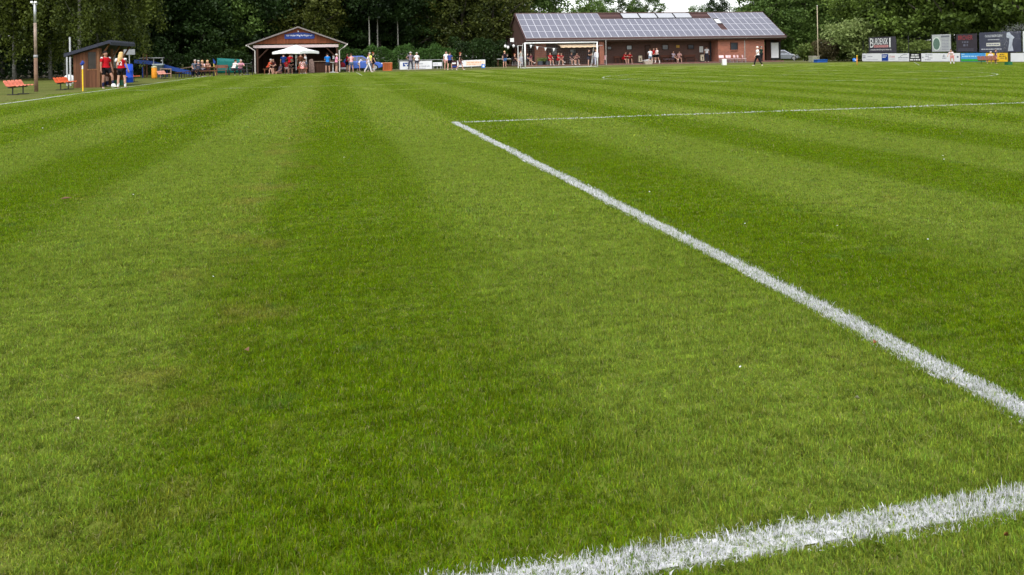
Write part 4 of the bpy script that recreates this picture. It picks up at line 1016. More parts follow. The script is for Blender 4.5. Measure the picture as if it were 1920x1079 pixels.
m = MB(); m.v = [(-.13,0,.98),(-.16,0,1.42),(-.02,.03,1.0),(.02,.05,1.16)]; m.f = [(0,2,3,1)]; m.mi = [0]; o = m.build('cloth', FB, t); sm = o.modifiers.new('t', 'SOLIDIFY'); sm.thickness = .01
m = MB(); m.tube([(-.13,0,1.0),(-.165,0,1.44)], .012, 6); m.build('tip', FB, t)
# dugout
DWOOD = wood('dugout_boards', lin(92,60,42), .14); DPALE = wood('dugout_trim', lin(112,78,54), .1); FELT = M('roofing_felt', lin(50,53,64), .9, .2, 8, bump=.3)
xr, yd = W(186, 164.3); zr_top = hgt(95.5, xr, yd)
xl = atY(137.5, yd, .8); LY = 4.6
zpk = hgt(75.6, atY(208, yd), yd)+.0; xpk = atY(208, yd, zpk); xbk = atY(123, yd, 1.7); zbk = hgt(101, xbk, yd)
t = thing('dugout', 'brown wooden dugout with sloping grey felt roof beside the touchline', 'dugout', (xl, yd, 0))
def db(mb, name, mat, **k): return mb.build(name, mat, t, world=True, **k)
rz_ = lambda x: zbk+(zpk-zbk)*(x-xbk)/(xpk-xbk)-.2
wx0, wx1 = atY(165, yd, 1.2), atY(180, yd, 1.2); wz0, wz1 = hgt(130, wx0, yd), hgt(98, wx0, yd)
for nm, yy in (('side_wall', yd), ('side_wall', yd+LY)):
    m = MB()
    m.prism([(xl, 0), (wx0, 0), (wx0, rz_(wx0)), (xl, rz_(xl))], yy, yy+.05); m.prism([(wx1, 0), (xr, 0), (xr, rz_(xr)), (wx1, rz_(wx1))], yy, yy+.05)
    m.prism([(wx0, 0), (wx1, 0), (wx1, wz0), (wx0, wz0)], yy+.001, yy+.051); m.prism([(wx0, wz1), (wx1, wz1), (wx1, rz_(wx1)), (wx0, rz_(wx0))], yy+.001, yy+.051)
    db(m, nm, DWOOD)
m = MB(); m.box(wx0+.01, yd+.02, wz0+.01, wx1-.01, yd+.035, wz1-.01); db(m, 'window', M('dusty_dark_pane', (.03,.025,.02), .3, .3, 4))
m = MB(); m.box(wx0-.05, yd-.02, wz0-.06, wx1+.05, yd-.002, wz0); m.box(xr-.07, yd-.025, 0, xr+.04, yd-.003, rz_(xr)-.02); db(m, 'trim', DPALE)
m = MB(); m.box(xl, yd+.055, 0, xl+.05, yd+LY-.01, rz_(xl)); db(m, 'rear_wall', DWOOD)
for k in range(3):
    yy = yd+.12+k*(LY-.2)/2; m = MB(); m.box(xr-.02, yy, 0, xr+.09, yy+.11, rz_(xr)-.02); db(m, 'post', DPALE)
    m = MB(); m.tube([(xr+.05, yy+.06, zr_top-.35), (xpk-.12, yy+.06, rz_(xpk)+.02)], .045, 6); db(m, 'brace', DPALE)
m = MB(); ov = .28
m.prism([(xbk, zbk), (xpk, zpk), (xpk+.06, zpk-.1), (xpk+.06, zpk-.25), (xpk-.02, zpk-.16), (xbk, zbk-.16)], yd-ov, yd+LY+ov); db(m, 'roof', FELT)
m = MB(); m.box(xl+.3, yd+.2, .40, xl+.62, yd+LY-.15, .45); m.box(xl+.32, yd+.4, 0, xl+.6, yd+.46, .398); m.box(xl+.32, yd+LY-.5, 0, xl+.6, yd+LY-.44, .398); db(m, 'bench', DWOOD)
# things round the dugout
x, y = W(222.5, 160); m = MB(); m.box(-.19,-.28,0,.19,.28,.03); 
for a in (-.19, .165): m.box(a,-.28,.031,a+.025,.28,.27)
for a in (-.28, .255): m.box(-.164,a,.031,.164,a+.025,.27)
o = m.build('drinks_crate', M('green_crate', lin(22,92,58), .5)); o.location = (x, y, 0); tag(o, 'dark green plastic crate on the grass between the two standing players', 'crate')
x, y = W(213, 165.2); m = MB(); m.ball((0,0,.11), .11, 16, 10); o = m.build('football', M('football_white', (.78,.78,.76), .4, .12, 14), smooth=True); o.location = (x, y, 0); tag(o, 'white football under the raised foot of the red shirted player', 'ball')
x, y = W(241, 155.3); zt_ = hgt(121, x, y)
t = thing('blue_barrel', 'blue plastic barrel behind the blonde player', 'barrel', (x, y, 0)); m = MB(); m.lathe([(.24,0),(.27,.05),(.27,.28),(.285,.3),(.27,.33),(.27,zt_*.62),(.285,zt_*.65),(.27,zt_*.68),(.25,zt_)], n=18); m.build('body', M('barrel_blue', lin(22,72,190), .35, .06), t, smooth=True)
m = MB(); m.lathe([(.23,zt_+.001),(.22,zt_+.03)], n=18); m.build('lid', M('barrel_lid', lin(18,56,150), .4), t)
t = thing('grey_sign', 'small plain grey sign on a thin post right of the dugout roof', 'sign', (*W(243, 152), 0)); x, y = t.location.x, t.location.y; z0, z1 = hgt(103, x, y), hgt(93, x, y)
m = MB(); m.box(-.36, -.02, z0, .36, .02, z1); m.build('panel', M('sign_grey', lin(128,130,134), .5), t); m = MB(); m.tube([(0,.04,0),(0,.04,z1-.05)], .03, 6); m.build('post', GREYP, t)
m = MB(); m.lathe([(.0,-.01),(.26,0),(.30,.03),(.28,.07),(.1,.12),(0,.13)], n=16); x, y = W(130, 160); o = m.build('white_disc', PAPER, smooth=True); o.location = (x, y, .3); o.rotation_euler = (R(75), 0, R(20)); tag(o, 'round white disc leaning at the rear corner of the dugout', 'disc')
for px, top, lab in ((126.5, 104, 'short white pole at the left rear corner of the dugout'), (132.5, 70, 'taller thin white pole behind the left end of the dugout roof')):
    Y = yd+4.5; x = atY(px, Y); m = MB(); m.tube([(0,0,0),(0,0,hgt(top, x, Y))], .045, 7); o = m.build('white_pole', M('dull_white_pole', (.45,.46,.47), .5)); o.location = (x, Y, 0); tag(o, lab, 'pole')
# grey bin shelter, orange bin
x, y = W(291, 146); zt_ = hgt(112, x, y)
t = thing('bin_shelter', 'grey slatted cabinet with pale stripe behind the orange bin', 'cabinet', (x, y+1.2, 0)); m = MB(); m.box(-.36,-.25,0,.36,.25,zt_*.68); m.build('body', M('cabinet_grey', lin(58,72,76), .6), t)
m = MB(); m.box(-.4,-.29,zt_*.681,.4,.29,zt_*.76); m.build('pale_band', M('band_grey', lin(170,180,182), .5), t)
for s in (-.36, .30):
    m = MB(); m.box(s, -.05, zt_*.761, s+.06, .05, zt_+.1); m.build('post', GREYP, t)
m = MB(); m.box(-.42,-.3,zt_+.101,.42,.3,zt_+.16); m.build('roof', GREYP, t)
x, y = W(289.5, 147.5); t = thing('orange_bin', 'orange yellow litter bin at the left end of the salmon bench', 'bin', (x, y, 0)); zt_ = hgt(127, x, y)
m = MB(); m.lathe([(.17,0),(.2,.1),(.2,zt_*.9),(.18,zt_)], n=14); m.build('body', M('bin_orange', lin(214,140,36), .5), t, smooth=True); m = MB(); m.lathe([(.21,zt_+.001),(.2,zt_+.06),(.05,zt_+.12)], n=14); m.build('lid', M('bin_lid', lin(176,176,140), .6), t)
# playground slide
Y = 70.0; x0, x1 = atY(252, Y), atY(362, Y); t = thing('playground_slide', 'long blue playground slide with wooden tower behind the benches', 'slide', (x0, Y, 0))
BLUE = M('slide_blue', lin(22,60,130), .4, .1); prof = [(252,116),(268,117),(284,119),(300,123),(322,129.5),(342,134.5),(362,138.5)]
pts = [(atY(p, Y), hgt(q, atY(p, Y), Y)) for p, q in prof]
m = MB(); m.prism([(a, b) for a, b in pts]+[(a, b-.1) for a, b in pts[::-1]], Y, Y+.7); m.build('chute', BLUE, t, world=True)
for yy in (Y-.05, Y+.7):
    m = MB(); m.prism([(a, b+.16) for a, b in pts]+[(a, b-.12) for a, b in pts[::-1]], yy, yy+.049); m.build('side_wall', BLUE, t, world=True)
for px in (266, 312, 335):
    a = atY(px, Y); b = np.interp(a, [p[0] for p in pts], [p[1] for p in pts]); m = MB(); m.tube([(a, Y+.3, 0), (a, Y+.3, b-.1)], .05, 6); m.build('support', BLUE, t, world=True)
for px, tp in ((269.5, 101), (275.5, 102)):
    a = atY(px, Y+.9); m = MB(); m.tube([(a, Y+.9, 0), (a, Y+.9, hgt(tp, a, Y))], .06, 6); m.build('tower_post', DPALE, t, world=True)
a0, a1 = atY(262, Y+.9), atY(300, Y+.9); zz = hgt(109.5, a0, Y)
m = MB(); m.tube([(a0, Y+.9, zz), (a1, Y+.9, zz+.02)], .035, 6); m.build('rail', GREYP, t, world=True)
# low rail fences on the left
for (pa, ya, pb, yb, Y, lab) in ((300, 129.5, 322, 130, 67, 'low wooden rail right of the grey cabinet'), (335, 130, 362, 125.5, 74, 'low rising wooden rail behind the slide end')):
    a, b = atY(pa, Y), atY(pb, Y); za, zb = hgt(ya, a, Y), hgt(yb, b, Y); t = thing('wooden_rail', lab, 'rail', (a, Y, 0))
    m = MB(); m.tube([(a, Y, za), (b, Y, zb)], .05, 6); m.build('rail', M('weathered_wood', lin(128,108,92), .8), t, world=True)
    for q, z in ((a+.05, za), (b-.05, zb)):
        m = MB(); m.tube([(q, Y, 0), (q, Y, z-.04)], .05, 6); m.build('post', M('weathered_wood', lin(128,108,92), .8), t, world=True)
# beer tables and benches near the corner flag
def trestle(name, pa, pb, Y, z, d, mat, label, cat):
    a, b = atY(pa, Y), atY(pb, Y); t = thing(name, label, cat, ((a+b)/2, Y, 0)); L = b-a
    m = MB(); m.box(-L/2, -d/2, z-.035, L/2, d/2, z); m.build('table_top' if cat == 'table' else 'seat', mat, t)
    for s in (-L/2+.2, L/2-.2):
        m = MB(); m.tube([(s,-d*.35,0),(s,-d*.3,z-.04)], .02, 5); m.tube([(s,d*.35,0),(s,d*.3,z-.04)], .02, 5); m.tube([(s,-d*.32,z*.4),(s,d*.32,z*.4)], .015, 5); m.build('leg', BLACK, t)
    return t
TW = wood('table_brown', lin(120,78,54), .12, 'z')
trestle('beer_table', 366, 407, 69.5, .76, .55, TW, 'narrow brown beer table with three people sitting left of the corner flag', 'table')
trestle('beer_bench', 366, 405, 68.6, .46, .28, TW, 'near bench of the beer table left of the corner flag', 'bench')
trestle('beer_bench', 366, 405, 70.5, .46, .28, TW, 'far bench of the beer table left of the corner flag', 'bench')
trestle('beer_table', 424, 478, 72.2, .76, .55, M('dark_table', lin(60,48,44), .6), 'dark beer table in front of the teal windbreak with two people', 'table')
trestle('beer_bench', 426, 470, 71.3, .46, .28, M('dark_table', lin(60,48,44), .6), 'dark bench on the pitch side of the table by the windbreak', 'bench')
bench('wooden_bench', atY(403, 73.5), atY(427, 73.5), 73.5, 0, M('bench_redbrown', lin(126,82,66), .8), 'red brown bench with backrest just right of the corner flag', back=True)
# benches standing along the touchline, seen as dark legs
for px, py, lab in ((338, 147, 'low dark bench right of the salmon seats'), (357, 144.5, 'low dark bench at the end of the blue slide')):
    x, y = W(px, py); t = thing('low_bench', lab, 'bench', (x, y, 0)); m = MB(); m.box(-.15,-1.3,.41,.15,1.3,.45); m.build('seat', DARKWOOD, t)
    for s in (-1.1, 0, 1.1):
        m = MB(); m.box(-.12,s-.03,0,-.08,s+.03,.409); m.box(.08,s-.03,0,.12,s+.03,.409); m.build('leg', BLACK, t)
# teal windbreak
Y = 80.0; P = [(407.5,131),(408,109.2),(453,111.8),(453,131)]; q = [(atY(a, Y), hgt(b, atY(a, Y), Y)) for a, b in P]
t = thing('windbreak', 'teal tarpaulin windbreak standing left of the timber hut', 'tarpaulin', (q[0][0], Y, 0))
m = MB(); n = 12
for i in range(n+1):
    f = i/n; xx = q[0][0]+(q[3][0]-q[0][0])*f; zt_ = q[1][1]+(q[2][1]-q[1][1])*f
    for k in range(5): m.v.append((xx, Y+.05*math.sin(f*19+k*.8)*(1-k/6), .12+(zt_-.12)*k/4))
for i in range(n):
    for k in range(4): m.f.append((i*5+k, (i+1)*5+k, (i+1)*5+k+1, i*5+k+1)); m.mi.append(0)
o = m.build('cloth', M('teal_cloth', lin(12,110,106), .6, .12, 2), t, world=True, smooth=True); sm = o.modifiers.new('t', 'SOLIDIFY'); sm.thickness = .01
for a in (q[0][0], (q[0][0]+q[3][0])/2, q[3][0]):
    m = MB(); m.tube([(a, Y+.08, 0), (a, Y+.08, q[2][1]-.02)], .025, 6); m.build('post', GREYP, t, world=True)
# standing tables
def bar_table(px, py, top, w, label, mat):
    x, y = W(px, py); z = hgt(top, x, y); t = thing('standing_table', label, 'table', (x, y, 0))
    m = MB(); m.lathe([(w-.02,z-.035),(w,z-.03),(w,z)], n=18); m.build('table_top', mat, t); m = MB(); m.tube([(0,0,.03),(0,0,z-.036)], .04, 8); m.build('column', mat, t); m = MB(); m.lathe([(.3,0),(.28,.03),(.05,.06)], n=14); m.build('foot', mat, t)
bar_table(463, 140.5, 119.5, .36, 'small dark standing table left of the hut', M('table_darkgrey', lin(110,116,116), .5))
bar_table(624.5, 136, 117, .45, 'white standing table in front of the hut counter', WHITE)
# push chair, orange crate box, planks
x, y = W(641, 134.5); t = thing('pushchair', 'red pushchair with white basket between pink and red shirted people', 'pushchair', (x, y, 0))
m = MB(); m.ball((0,0,.62), (.36,.3,.3), 12, 8); m.build('hood', M('red_cloth', lin(150,34,44), .8), t, smooth=True); m = MB(); m.cbox((.05,-.05,.3), (.7,.5,.2)); m.build('basket', M('pushchair_white', lin(205,200,205), .7), t, bevel=.05)
m = MB(); m.tube([(.3,0,.4),(.55,0,.95),(.6,0,1.0)], .02, 6); m.build('handle', BLACK, t)
for a in (-.3, .3):
    for b in (-.24, .24):
        m = MB(); m.tube([(a,b-.02,.1),(a,b+.02,.1)], .1, 12); m.build('wheel', BLACK, t)
x0, y0 = W(718, 133.2); x1 = atY(735.5, y0); zt_ = hgt(117.5, x0, y0); t = thing('slatted_box', 'orange brown slatted wooden box beside the blue car', 'box', ((x0+x1)/2, y0, 0)); L = x1-x0
OW = wood('orange_wood', lin(178,96,54), .3); 
for i in range(7):
    a = -L/2+i*(L-.09)/6; m = MB(); m.box(a, -.02, .08, a+.09, .02, zt_-.06); m.build('slat', OW, t)
m = MB(); m.box(-L/2,-.03,0,L/2,.6,.079); m.build('base', OW, t); m = MB(); m.box(-L/2-.02,-.04,zt_-.059,L/2+.02,.64,zt_); m.build('lid', wood('pale_orange_wood', lin(190,130,96), .2, 'z'), t); m = MB(); m.box(-L/2,.58,.08,L/2,.6,zt_-.06); m.build('back', DARKWOOD, t)
# ------------------------------------------------------------------ advertising boards left of the clubhouse
def board(px0, px1, py0a, py1a, py0b, py1b, Ya, Yb, mat, label, name='advertising_board'):
    xa, xb = atY(px0, Ya), atY(px1, Yb); A = Vector((xa, Ya, 0)); B = Vector((xb, Yb, 0)); L = (B-A).length; rz = math.atan2(B.y-A.y, B.x-A.x)
    z0, z1 = hgt(py1a, xa, Ya), hgt(py0a, xa, Ya); z0b, z1b = hgt(py1b, xb, Yb), hgt(py0b, xb, Yb); z0 = max(z0, .03); z0b = max(z0b, .03)
    t = thing(name, label, 'advertising board', (xa, Ya, 0), rz)
    m = MB(); m.prism([(0, z0), (L, z0b), (L, z1b), (0, z1)], -.02, .02); m.build('panel', mat, t)
    for s in (.1, L*.5, L-.1):
        m = MB(); m.box(s-.03, .022, 0, s+.03, .08, min(z1, z1b)-.02); m.build('post', GREYP, t)
    return t, L, (z0+z0b)/2, (z1+z1b)/2
WB = M('white_board_face', (.74,.74,.77), .45, .04, 2); INK = M('grey_print', lin(110,110,130), .7); BLUEP = M('print_blue', lin(20,60,140), .5, .06); ORP = M('pale_orange_print', lin(226,170,140), .6, .2, 3); REDP = M('print_red', lin(170,60,60), .6)
t, L, z0, z1 = board(750, 810, 115.8, 131, 114.2, 129.5, 82.5, 83.2, WB, 'white advertising board with a blue square emblem behind two standing men'); h = z1-z0
m = MB(); m.box(L*.09, -.026, z0+h*.38, L*.29, -.0205, z0+h*.82); m.build('emblem', BLUEP, t)
m = MB(); cx = L*.19; m.prism([(cx-.26, z0+h*.70), (cx-.1, z0+h*.70), (cx, z0+h*.60), (cx+.1, z0+h*.70), (cx+.26, z0+h*.70), (cx+.07, z0+h*.5), (cx+.07, z0+h*.38), (cx-.07, z0+h*.38), (cx-.07, z0+h*.5)], -.031, -.0265); m.build('emblem_mark', WHITE, t)
o = text('Volksbank', h*.3, INK, t, (L*.34, -.023, z0+h*.68), align='LEFT'); o['fit'] = L*.38
o = text('Lüneburger Heide eG', h*.28, INK, t, (L*.34, -.023, z0+h*.36), align='LEFT'); o['fit'] = L*.58
m = MB(); bars(m, L*.22, L*.8, z0+h*.1, .04, -.021, random.Random(4), 7); m.build('small_print', INK, t)
t, L, z0, z1 = board(811.5, 828.5, 117.3, 124.5, 117, 124, 84, 84.2, WB, 'small white advertising board with one grey line right of the blue emblem board'); h = z1-z0
m = MB(); bars(m, L*.08, L*.55, z0+h*.55, h*.16, -.021, random.Random(5), 3); m.build('small_print', INK, t)
t, L, z0, z1 = board(846, 857, 114.5, 128, 114.3, 127.5, 84.6, 84.7, M('dark_red_board', lin(60,28,34), .6, .3, 4), 'dark red and blue advertising board half hidden behind the blue shirted person'); h = z1-z0
m = MB(); m.box(L*.1, -.025, z0+h*.1, L*.9, -.0205, z0+h*.3); m.build('blue_stripe', BLUEP, t); m = MB(); m.box(L*.15, -.025, z0+h*.55, L*.8, -.0205, z0+h*.75); m.build('pale_stripe', WHITE, t)
t, L, z0, z1 = board(857.5, 910, 114, 126, 112, 124, 84.7, 85.2, WB, 'long white advertising board with pale orange writing left of the clubhouse path'); h = z1-z0
m = MB(); m.box(L*.30, -.024, z0+h*.12, L*.97, -.0205, z0+h*.86); m.build('orange_field', M('cream_orange', lin(236,208,190), .6, .1, 3), t)
m = MB(); bars(m, L*.34, L*.86, z0+h*.60, h*.16, -.0245, random.Random(6), 4); bars(m, L*.34, L*.74, z0+h*.34, h*.12, -.0245, random.Random(8), 4); m.build('small_print', ORP, t)
m = MB(); m.prism([(L*.06, z0+h*.2), (L*.16, z0+h*.2), (L*.2, z0+h*.5), (L*.12, z0+h*.75)], -.024, -.0205); m.build('emblem', INK, t)
t = thing('tube_rail', 'thin grey barrier rail behind the people at the white boards', 'rail', (atY(749, 84.3), 84.3, 0)); a, b = atY(749, 84.3), atY(850, 84.9); zz = hgt(113.6, a, 84.3)
m = MB(); m.tube([(a, 84.35, zz), (b, 84.95, zz)], .03, 6); m.build('rail', GREYP, t, world=True)
for i in range(6):
    f = i/5; m = MB(); m.tube([(a+(b-a)*f, 84.36+.6*f, 0), (a+(b-a)*f, 84.36+.6*f, zz-.02)], .03, 6); m.build('post', GREYP, t, world=True)
x, y = W(906, 128.2); zt_ = hgt(120.8, x, y); t = thing('blue_canister', 'blue canister with pale round label in front of the long white board', 'canister', (x, y, 0)); m = MB(); m.cbox((0,0,zt_/2), (.38,.3,zt_)); m.build('body', M('canister_blue', lin(70,130,205), .4), t, bevel=.05); m = MB(); m.tube([(0,-.16,zt_*.5),(0,-.152,zt_*.5)], .11, 14); m.build('label_disc', PAPER, t); m = MB(); m.lathe([(.07,zt_),(.07,zt_+.05)], (-.08,0,0), 10); m.build('cap', BLACK, t)
# ------------------------------------------------------------------ right hand boards along X
BX = 55.0
def rboard(px0, px1, py0, py1, X, mat, label, name='advertising_board', cat='advertising board', posts=True, pz=None):
    Ya, Yb = atX(px0, X), atX(px1, X); xm = X; z0 = max(.04, hgt(py1, X, (Ya+Yb)/2)); z1 = hgt(py0, X, (Ya+Yb)/2); L = Ya-Yb
    t = thing(name, label, cat, (X, Ya, 0), R(-90))
    m = MB(); m.box(0, -.02, z0, L, .02, z1); m.build('panel', mat, t)
    if posts:
        for s in (.08, L-.08):
            m = MB(); m.box(s-.03, .022, 0, s+.03, .07, z1-.02); m.build('post', GREYP, t)
    return t, L, z0, z1
Yc = atX(1700, BX); z1r = hgt(100.4, BX, Yc); 
def lower(px0, px1, mat, label):
    f0 = lambda p: 100.6-(p-1617)*.0035; return rboard(px0, px1, 100.6-(px0-1617)*.0035, 116.2+(px0-1617)*.003, BX, mat, label)
def prn(t, items, mat, name='small_print', seed=1):
    m = MB(); r = random.Random(seed)
    for (a, b, z, h, w) in items: bars(m, a, b, z, h, -.0212, r, w)
    m.build(name, mat, t)
t, L, a, b = lower(1617, 1650, WB, 'white board with faint grey script at the left end of the right hand row'); h = b-a; prn(t, [(L*.04, L*.2, a+h*.68, h*.1, 1), (L*.04, L*.2, a+h*.46, h*.1, 1), (L*.32, L*.6, a+h*.6, h*.06, 3), (L*.25, L*.9, a+h*.2, h*.03, 6)], INK, seed=2)
t, L, a, b = lower(1650, 1680, WB, 'white board with a blue square and red lettering in the right hand row'); h = b-a
m = MB(); m.box(L*.13, -.026, a+h*.05, L*.54, -.0205, a+h*.9); m.build('blue_field', BLUEP, t); m = MB(); r_ = random.Random(9); bars(m, L*.18, L*.45, a+h*.68, h*.1, -.0265, r_, 2); bars(m, L*.18, L*.38, a+h*.5, h*.08, -.0265, r_, 2); m.build('small_print', WHITE, t)
o = text('STARK', h*.36, REDP, t, (L*.78, -.023, a+h*.55)); o['fit'] = L*.36; prn(t, [(L*.62, L*.95, a+h*.28, h*.05, 3)], INK, seed=3)
t, L, a, b = lower(1680, 1705, WB, 'white board with a thin roof shaped arc in the right hand row'); h = b-a
m = MB(); m.tube([(L*.3, -.025, a+h*.5), (L*.45, -.025, a+h*.72), (L*.62, -.025, a+h*.85), (L*.85, -.025, a+h*.88)], .02, 5); m.build('roof_arc', INK, t); prn(t, [(L*.18, L*.95, a+h*.44, h*.1, 4), (L*.2, L*.9, a+h*.18, h*.05, 5)], INK, seed=4)
t, L, a, b = lower(1705, 1728, M('near_black_board', lin(28,26,38), .5), 'black board with three white lines of lettering in the right hand row'); h = b-a; prn(t, [(L*.2, L*.78, a+h*.8, h*.15, 2), (L*.14, L*.84, a+h*.52, h*.15, 2), (L*.08, L*.9, a+h*.2, h*.17, 3)], WHITE, 'white_lettering', 5)
t, L, a, b = lower(1728, 1763, WB, 'white board with several grey lines right of the black board'); h = b-a; prn(t, [(L*.22, L*.6, a+h*.8, h*.07, 3), (L*.22, L*.4, a+h*.6, h*.08, 2), (L*.35, L*.6, a+h*.42, h*.08, 2), (L*.2, L*.5, a+h*.2, h*.08, 2), (L*.04, L*.14, a+h*.5, h*.12, 1)], INK, seed=6)
t, L, a, b = lower(1763.5, 1800, WB, 'white board with a small triangle emblem behind the person in pink shorts'); h = b-a
m = MB(); m.tube([(L*.14, -.025, a+h*.6), (L*.2, -.025, a+h*.85), (L*.26, -.025, a+h*.6), (L*.14, -.025, a+h*.6)], .025, 5); m.build('emblem', INK, t); prn(t, [(L*.1, L*.32, a+h*.4, h*.09, 3), (L*.86, L*.98, a+h*.55, h*.2, 1)], INK, seed=7)
t, L, a, b = lower(1802, 1849, M('sky_blue_board', lin(74,150,214), .5, .1), 'sky blue board with a green lower stripe in the right hand row'); h = b-a
m = MB(); m.box(.03, -.026, a+.02, L-.03, -.0205, a+h*.3); m.build('green_stripe', M('print_green', lin(56,158,62), .5), t); prn(t, [(L*.05, L*.7, a+h*.62, h*.13, 4), (L*.03, L*.16, a+h*.86, h*.1, 1)], M('pale_blue_print', lin(170,210,240), .5), seed=8)
t, L, a, b = lower(1849, 1890, M('yellow_board', lin(236,188,40), .5, .08), 'yellow board with black lettering in the right hand row'); h = b-a; prn(t, [(L*.65, L*.85, a+h*.85, h*.1, 2), (L*.62, L*.9, a+h*.62, h*.1, 3), (L*.65, L*.85, a+h*.4, h*.1, 3), (L*.9, L*.98, a+h*.4, h*.3, 1)], BLACK, seed=9)
lower(1890, 1895, M('dark_olive_board', lin(60,56,34), .6), 'narrow dark olive panel right of the yellow board')
lower(1895.5, 1950, WB, 'plain white board cut off by the right edge of the photo')
# ball-stop fence with hung banners
FX = 55.6; ya, yb = atX(1618, FX), atX(1960, FX); zf = hgt(62, FX, atX(1830, FX))
t = thing('ball_fence', 'tall dark ball fence with thin posts behind the advertising boards', 'fence', (FX, ya, 0))
for px in (1619, 1681, 1704, 1747, 1784, 1832, 1895, 1945):
    y = atX(px, FX); m = MB(); m.tube([(FX, y, 0), (FX, y, zf if px > 1700 else zf-.35)], .035, 6); m.build('post', BLACK, t, world=True)
m = MB(); nw = int((ya-yb)/.16)
for i in range(nw): 
    y = ya-i*.16; m.tube([(FX+.03, y, 1.0), (FX+.03, y, zf-.4)], .0028, 3, False)
for k in range(14): z = 1.0+k*.14; m.tube([(FX+.03, ya, z), (FX+.03, yb, z)], .0028, 3, False)
m.build('wire_mesh', BLACK, t, world=True)
m = MB(); m.tube([(FX, ya, 1.04), (FX, yb, 1.04)], .03, 6); m.build('rail', BLACK, t, world=True)
BANN = M('charcoal_banner', lin(62,60,68), .8, .12, 2)
t, L, a, b = rboard(1629.5, 1680, 69.5, 99.5, FX-.06, BANN, 'charcoal mesh banner with large white BURDENSKI lettering', 'banner', 'banner', False); h = b-a
o = text('B', h*.86, WHITE, t, (L*.115, -.024, a+h*.60)); o['fit'] = L*.13
o = text('URDENSK', h*.50, WHITE, t, (L*.46, -.024, a+h*.71)); o['fit'] = L*.54; o['fitz'] = h*.40
o = text('I', h*.86, WHITE, t, (L*.80, -.024, a+h*.60)); o['fit'] = L*.045
m = MB(); m.box(L*.2, -.025, a+h*.34, L*.74, -.0205, a+h*.49); m.build('red_strip', M('dusty_pink_strip', lin(196,140,140), .7), t)
o = text('SPORTSWEAR', h*.13, M('dark_red_print', lin(120,60,64), .7), t, (L*.47, -.026, a+h*.415)); o['fit'] = L*.48
o = text('www.burdenski-sportswear.de', h*.13, PAPER, t, (L*.46, -.024, a+h*.2)); o['fit'] = L*.78
t, L, a, b = rboard(1748.5, 1783, 65, 97, FX-.06, M('light_grey_banner', lin(172,174,176), .7, .1, 1.5), 'light grey banner with a dark green oval emblem', 'banner', 'banner', False); h = b-a
m = MB(); n = 28; m.prism([(L*.25+L*.22*math.cos(k*6.283/n), a+h*.45+h*.40*math.sin(k*6.283/n)) for k in range(n)], -.024, -.0205); m.build('pale_ring', M('ring_pale', lin(206,212,206), .7), t)
m = MB(); m.prism([(L*.25+L*.185*math.cos(k*6.283/n), a+h*.45+h*.34*math.sin(k*6.283/n)) for k in range(n)], -.028, -.0245); m.build('green_oval', M('oval_green', lin(92,116,104), .7, .2), t)
m = MB(); m.box(L*.50, -.024, a+h*.82, L*.95, -.0205, a+h*.93); m.build('dark_bar', M('bar_slate', lin(110,112,122), .7), t); prn(t, [(L*.54, L*.92, a+h*(.72-.085*k), h*.03, 5) for k in range(8)], INK, seed=12)
t, L, a, b = rboard(1794, 1832, 64, 98, FX-.06, M('brown_black_banner', lin(54,48,56), .8, .15, 2), 'dark banner with dull red lettering on top', 'banner', 'banner', False); h = b-a
o = text('BROVER', h*.24, M('dull_red_print', lin(150,58,62), .7), t, (L*.45, -.024, a+h*.8)); o['fit'] = L*.72; o['fitz'] = h*.24
prn(t, [(L*.3, L*.62, a+h*.55, h*.09, 3), (L*.35, L*.6, a+h*.38, h*.12, 2), (L*.1, L*.85, a+h*.17, h*.025, 6), (L*.1, L*.85, a+h*.1, h*.025, 6)], M('dull_slate_print', lin(96,96,112), .7), seed=13)
t, L, a, b = rboard(1837, 1915, 60, 98, FX-.06, M('slate_banner', lin(64,66,82), .8, .12, 2), 'wide slate banner with pale lettering and a light figure at its right', 'banner', 'banner', False); h = b-a; LT = M('pale_banner_print', lin(196,198,206), .7)
o = text('GOLDBERGEN', h*.17, LT, t, (L*.36, -.024, a+h*.80)); o['fit'] = L*.42
prn(t, [(L*.22, L*.5, a+h*.62, h*.03, 5), (L*.05, L*.55, a+h*.15, h*.04, 7)], LT, seed=14)
m = MB(); m.box(L*.18, -.024, a+h*.3, L*.52, -.0205, a+h*.46); m.build('pale_field', M('field_pale', lin(200,198,190), .7), t); m = MB(); bars(m, L*.2, L*.5, a+h*.38, h*.05, -.0245, random.Random(3), 4); m.build('small_print', INK, t)
m = MB(); m.prism([(L*.68, a+h*.94), (L*.74, a+h*.97), (L*.78, a+h*.85), (L*.86, a+h*.7), (L*.82, a+h*.62), (L*.80, a+h*.35), (L*.83, a+h*.05), (L*.70, a+h*.05), (L*.73, a+h*.4), (L*.74, a+h*.66), (L*.67, a+h*.72)], -.024, -.0205); m.build('pale_figure', M('figure_pale', lin(176,182,196), .7, .2, 4), t)
t, L, a, b = rboard(1919, 1965, 58, 98, FX-.06, WB, 'white banner just entering at the right edge', 'banner', 'banner', False)
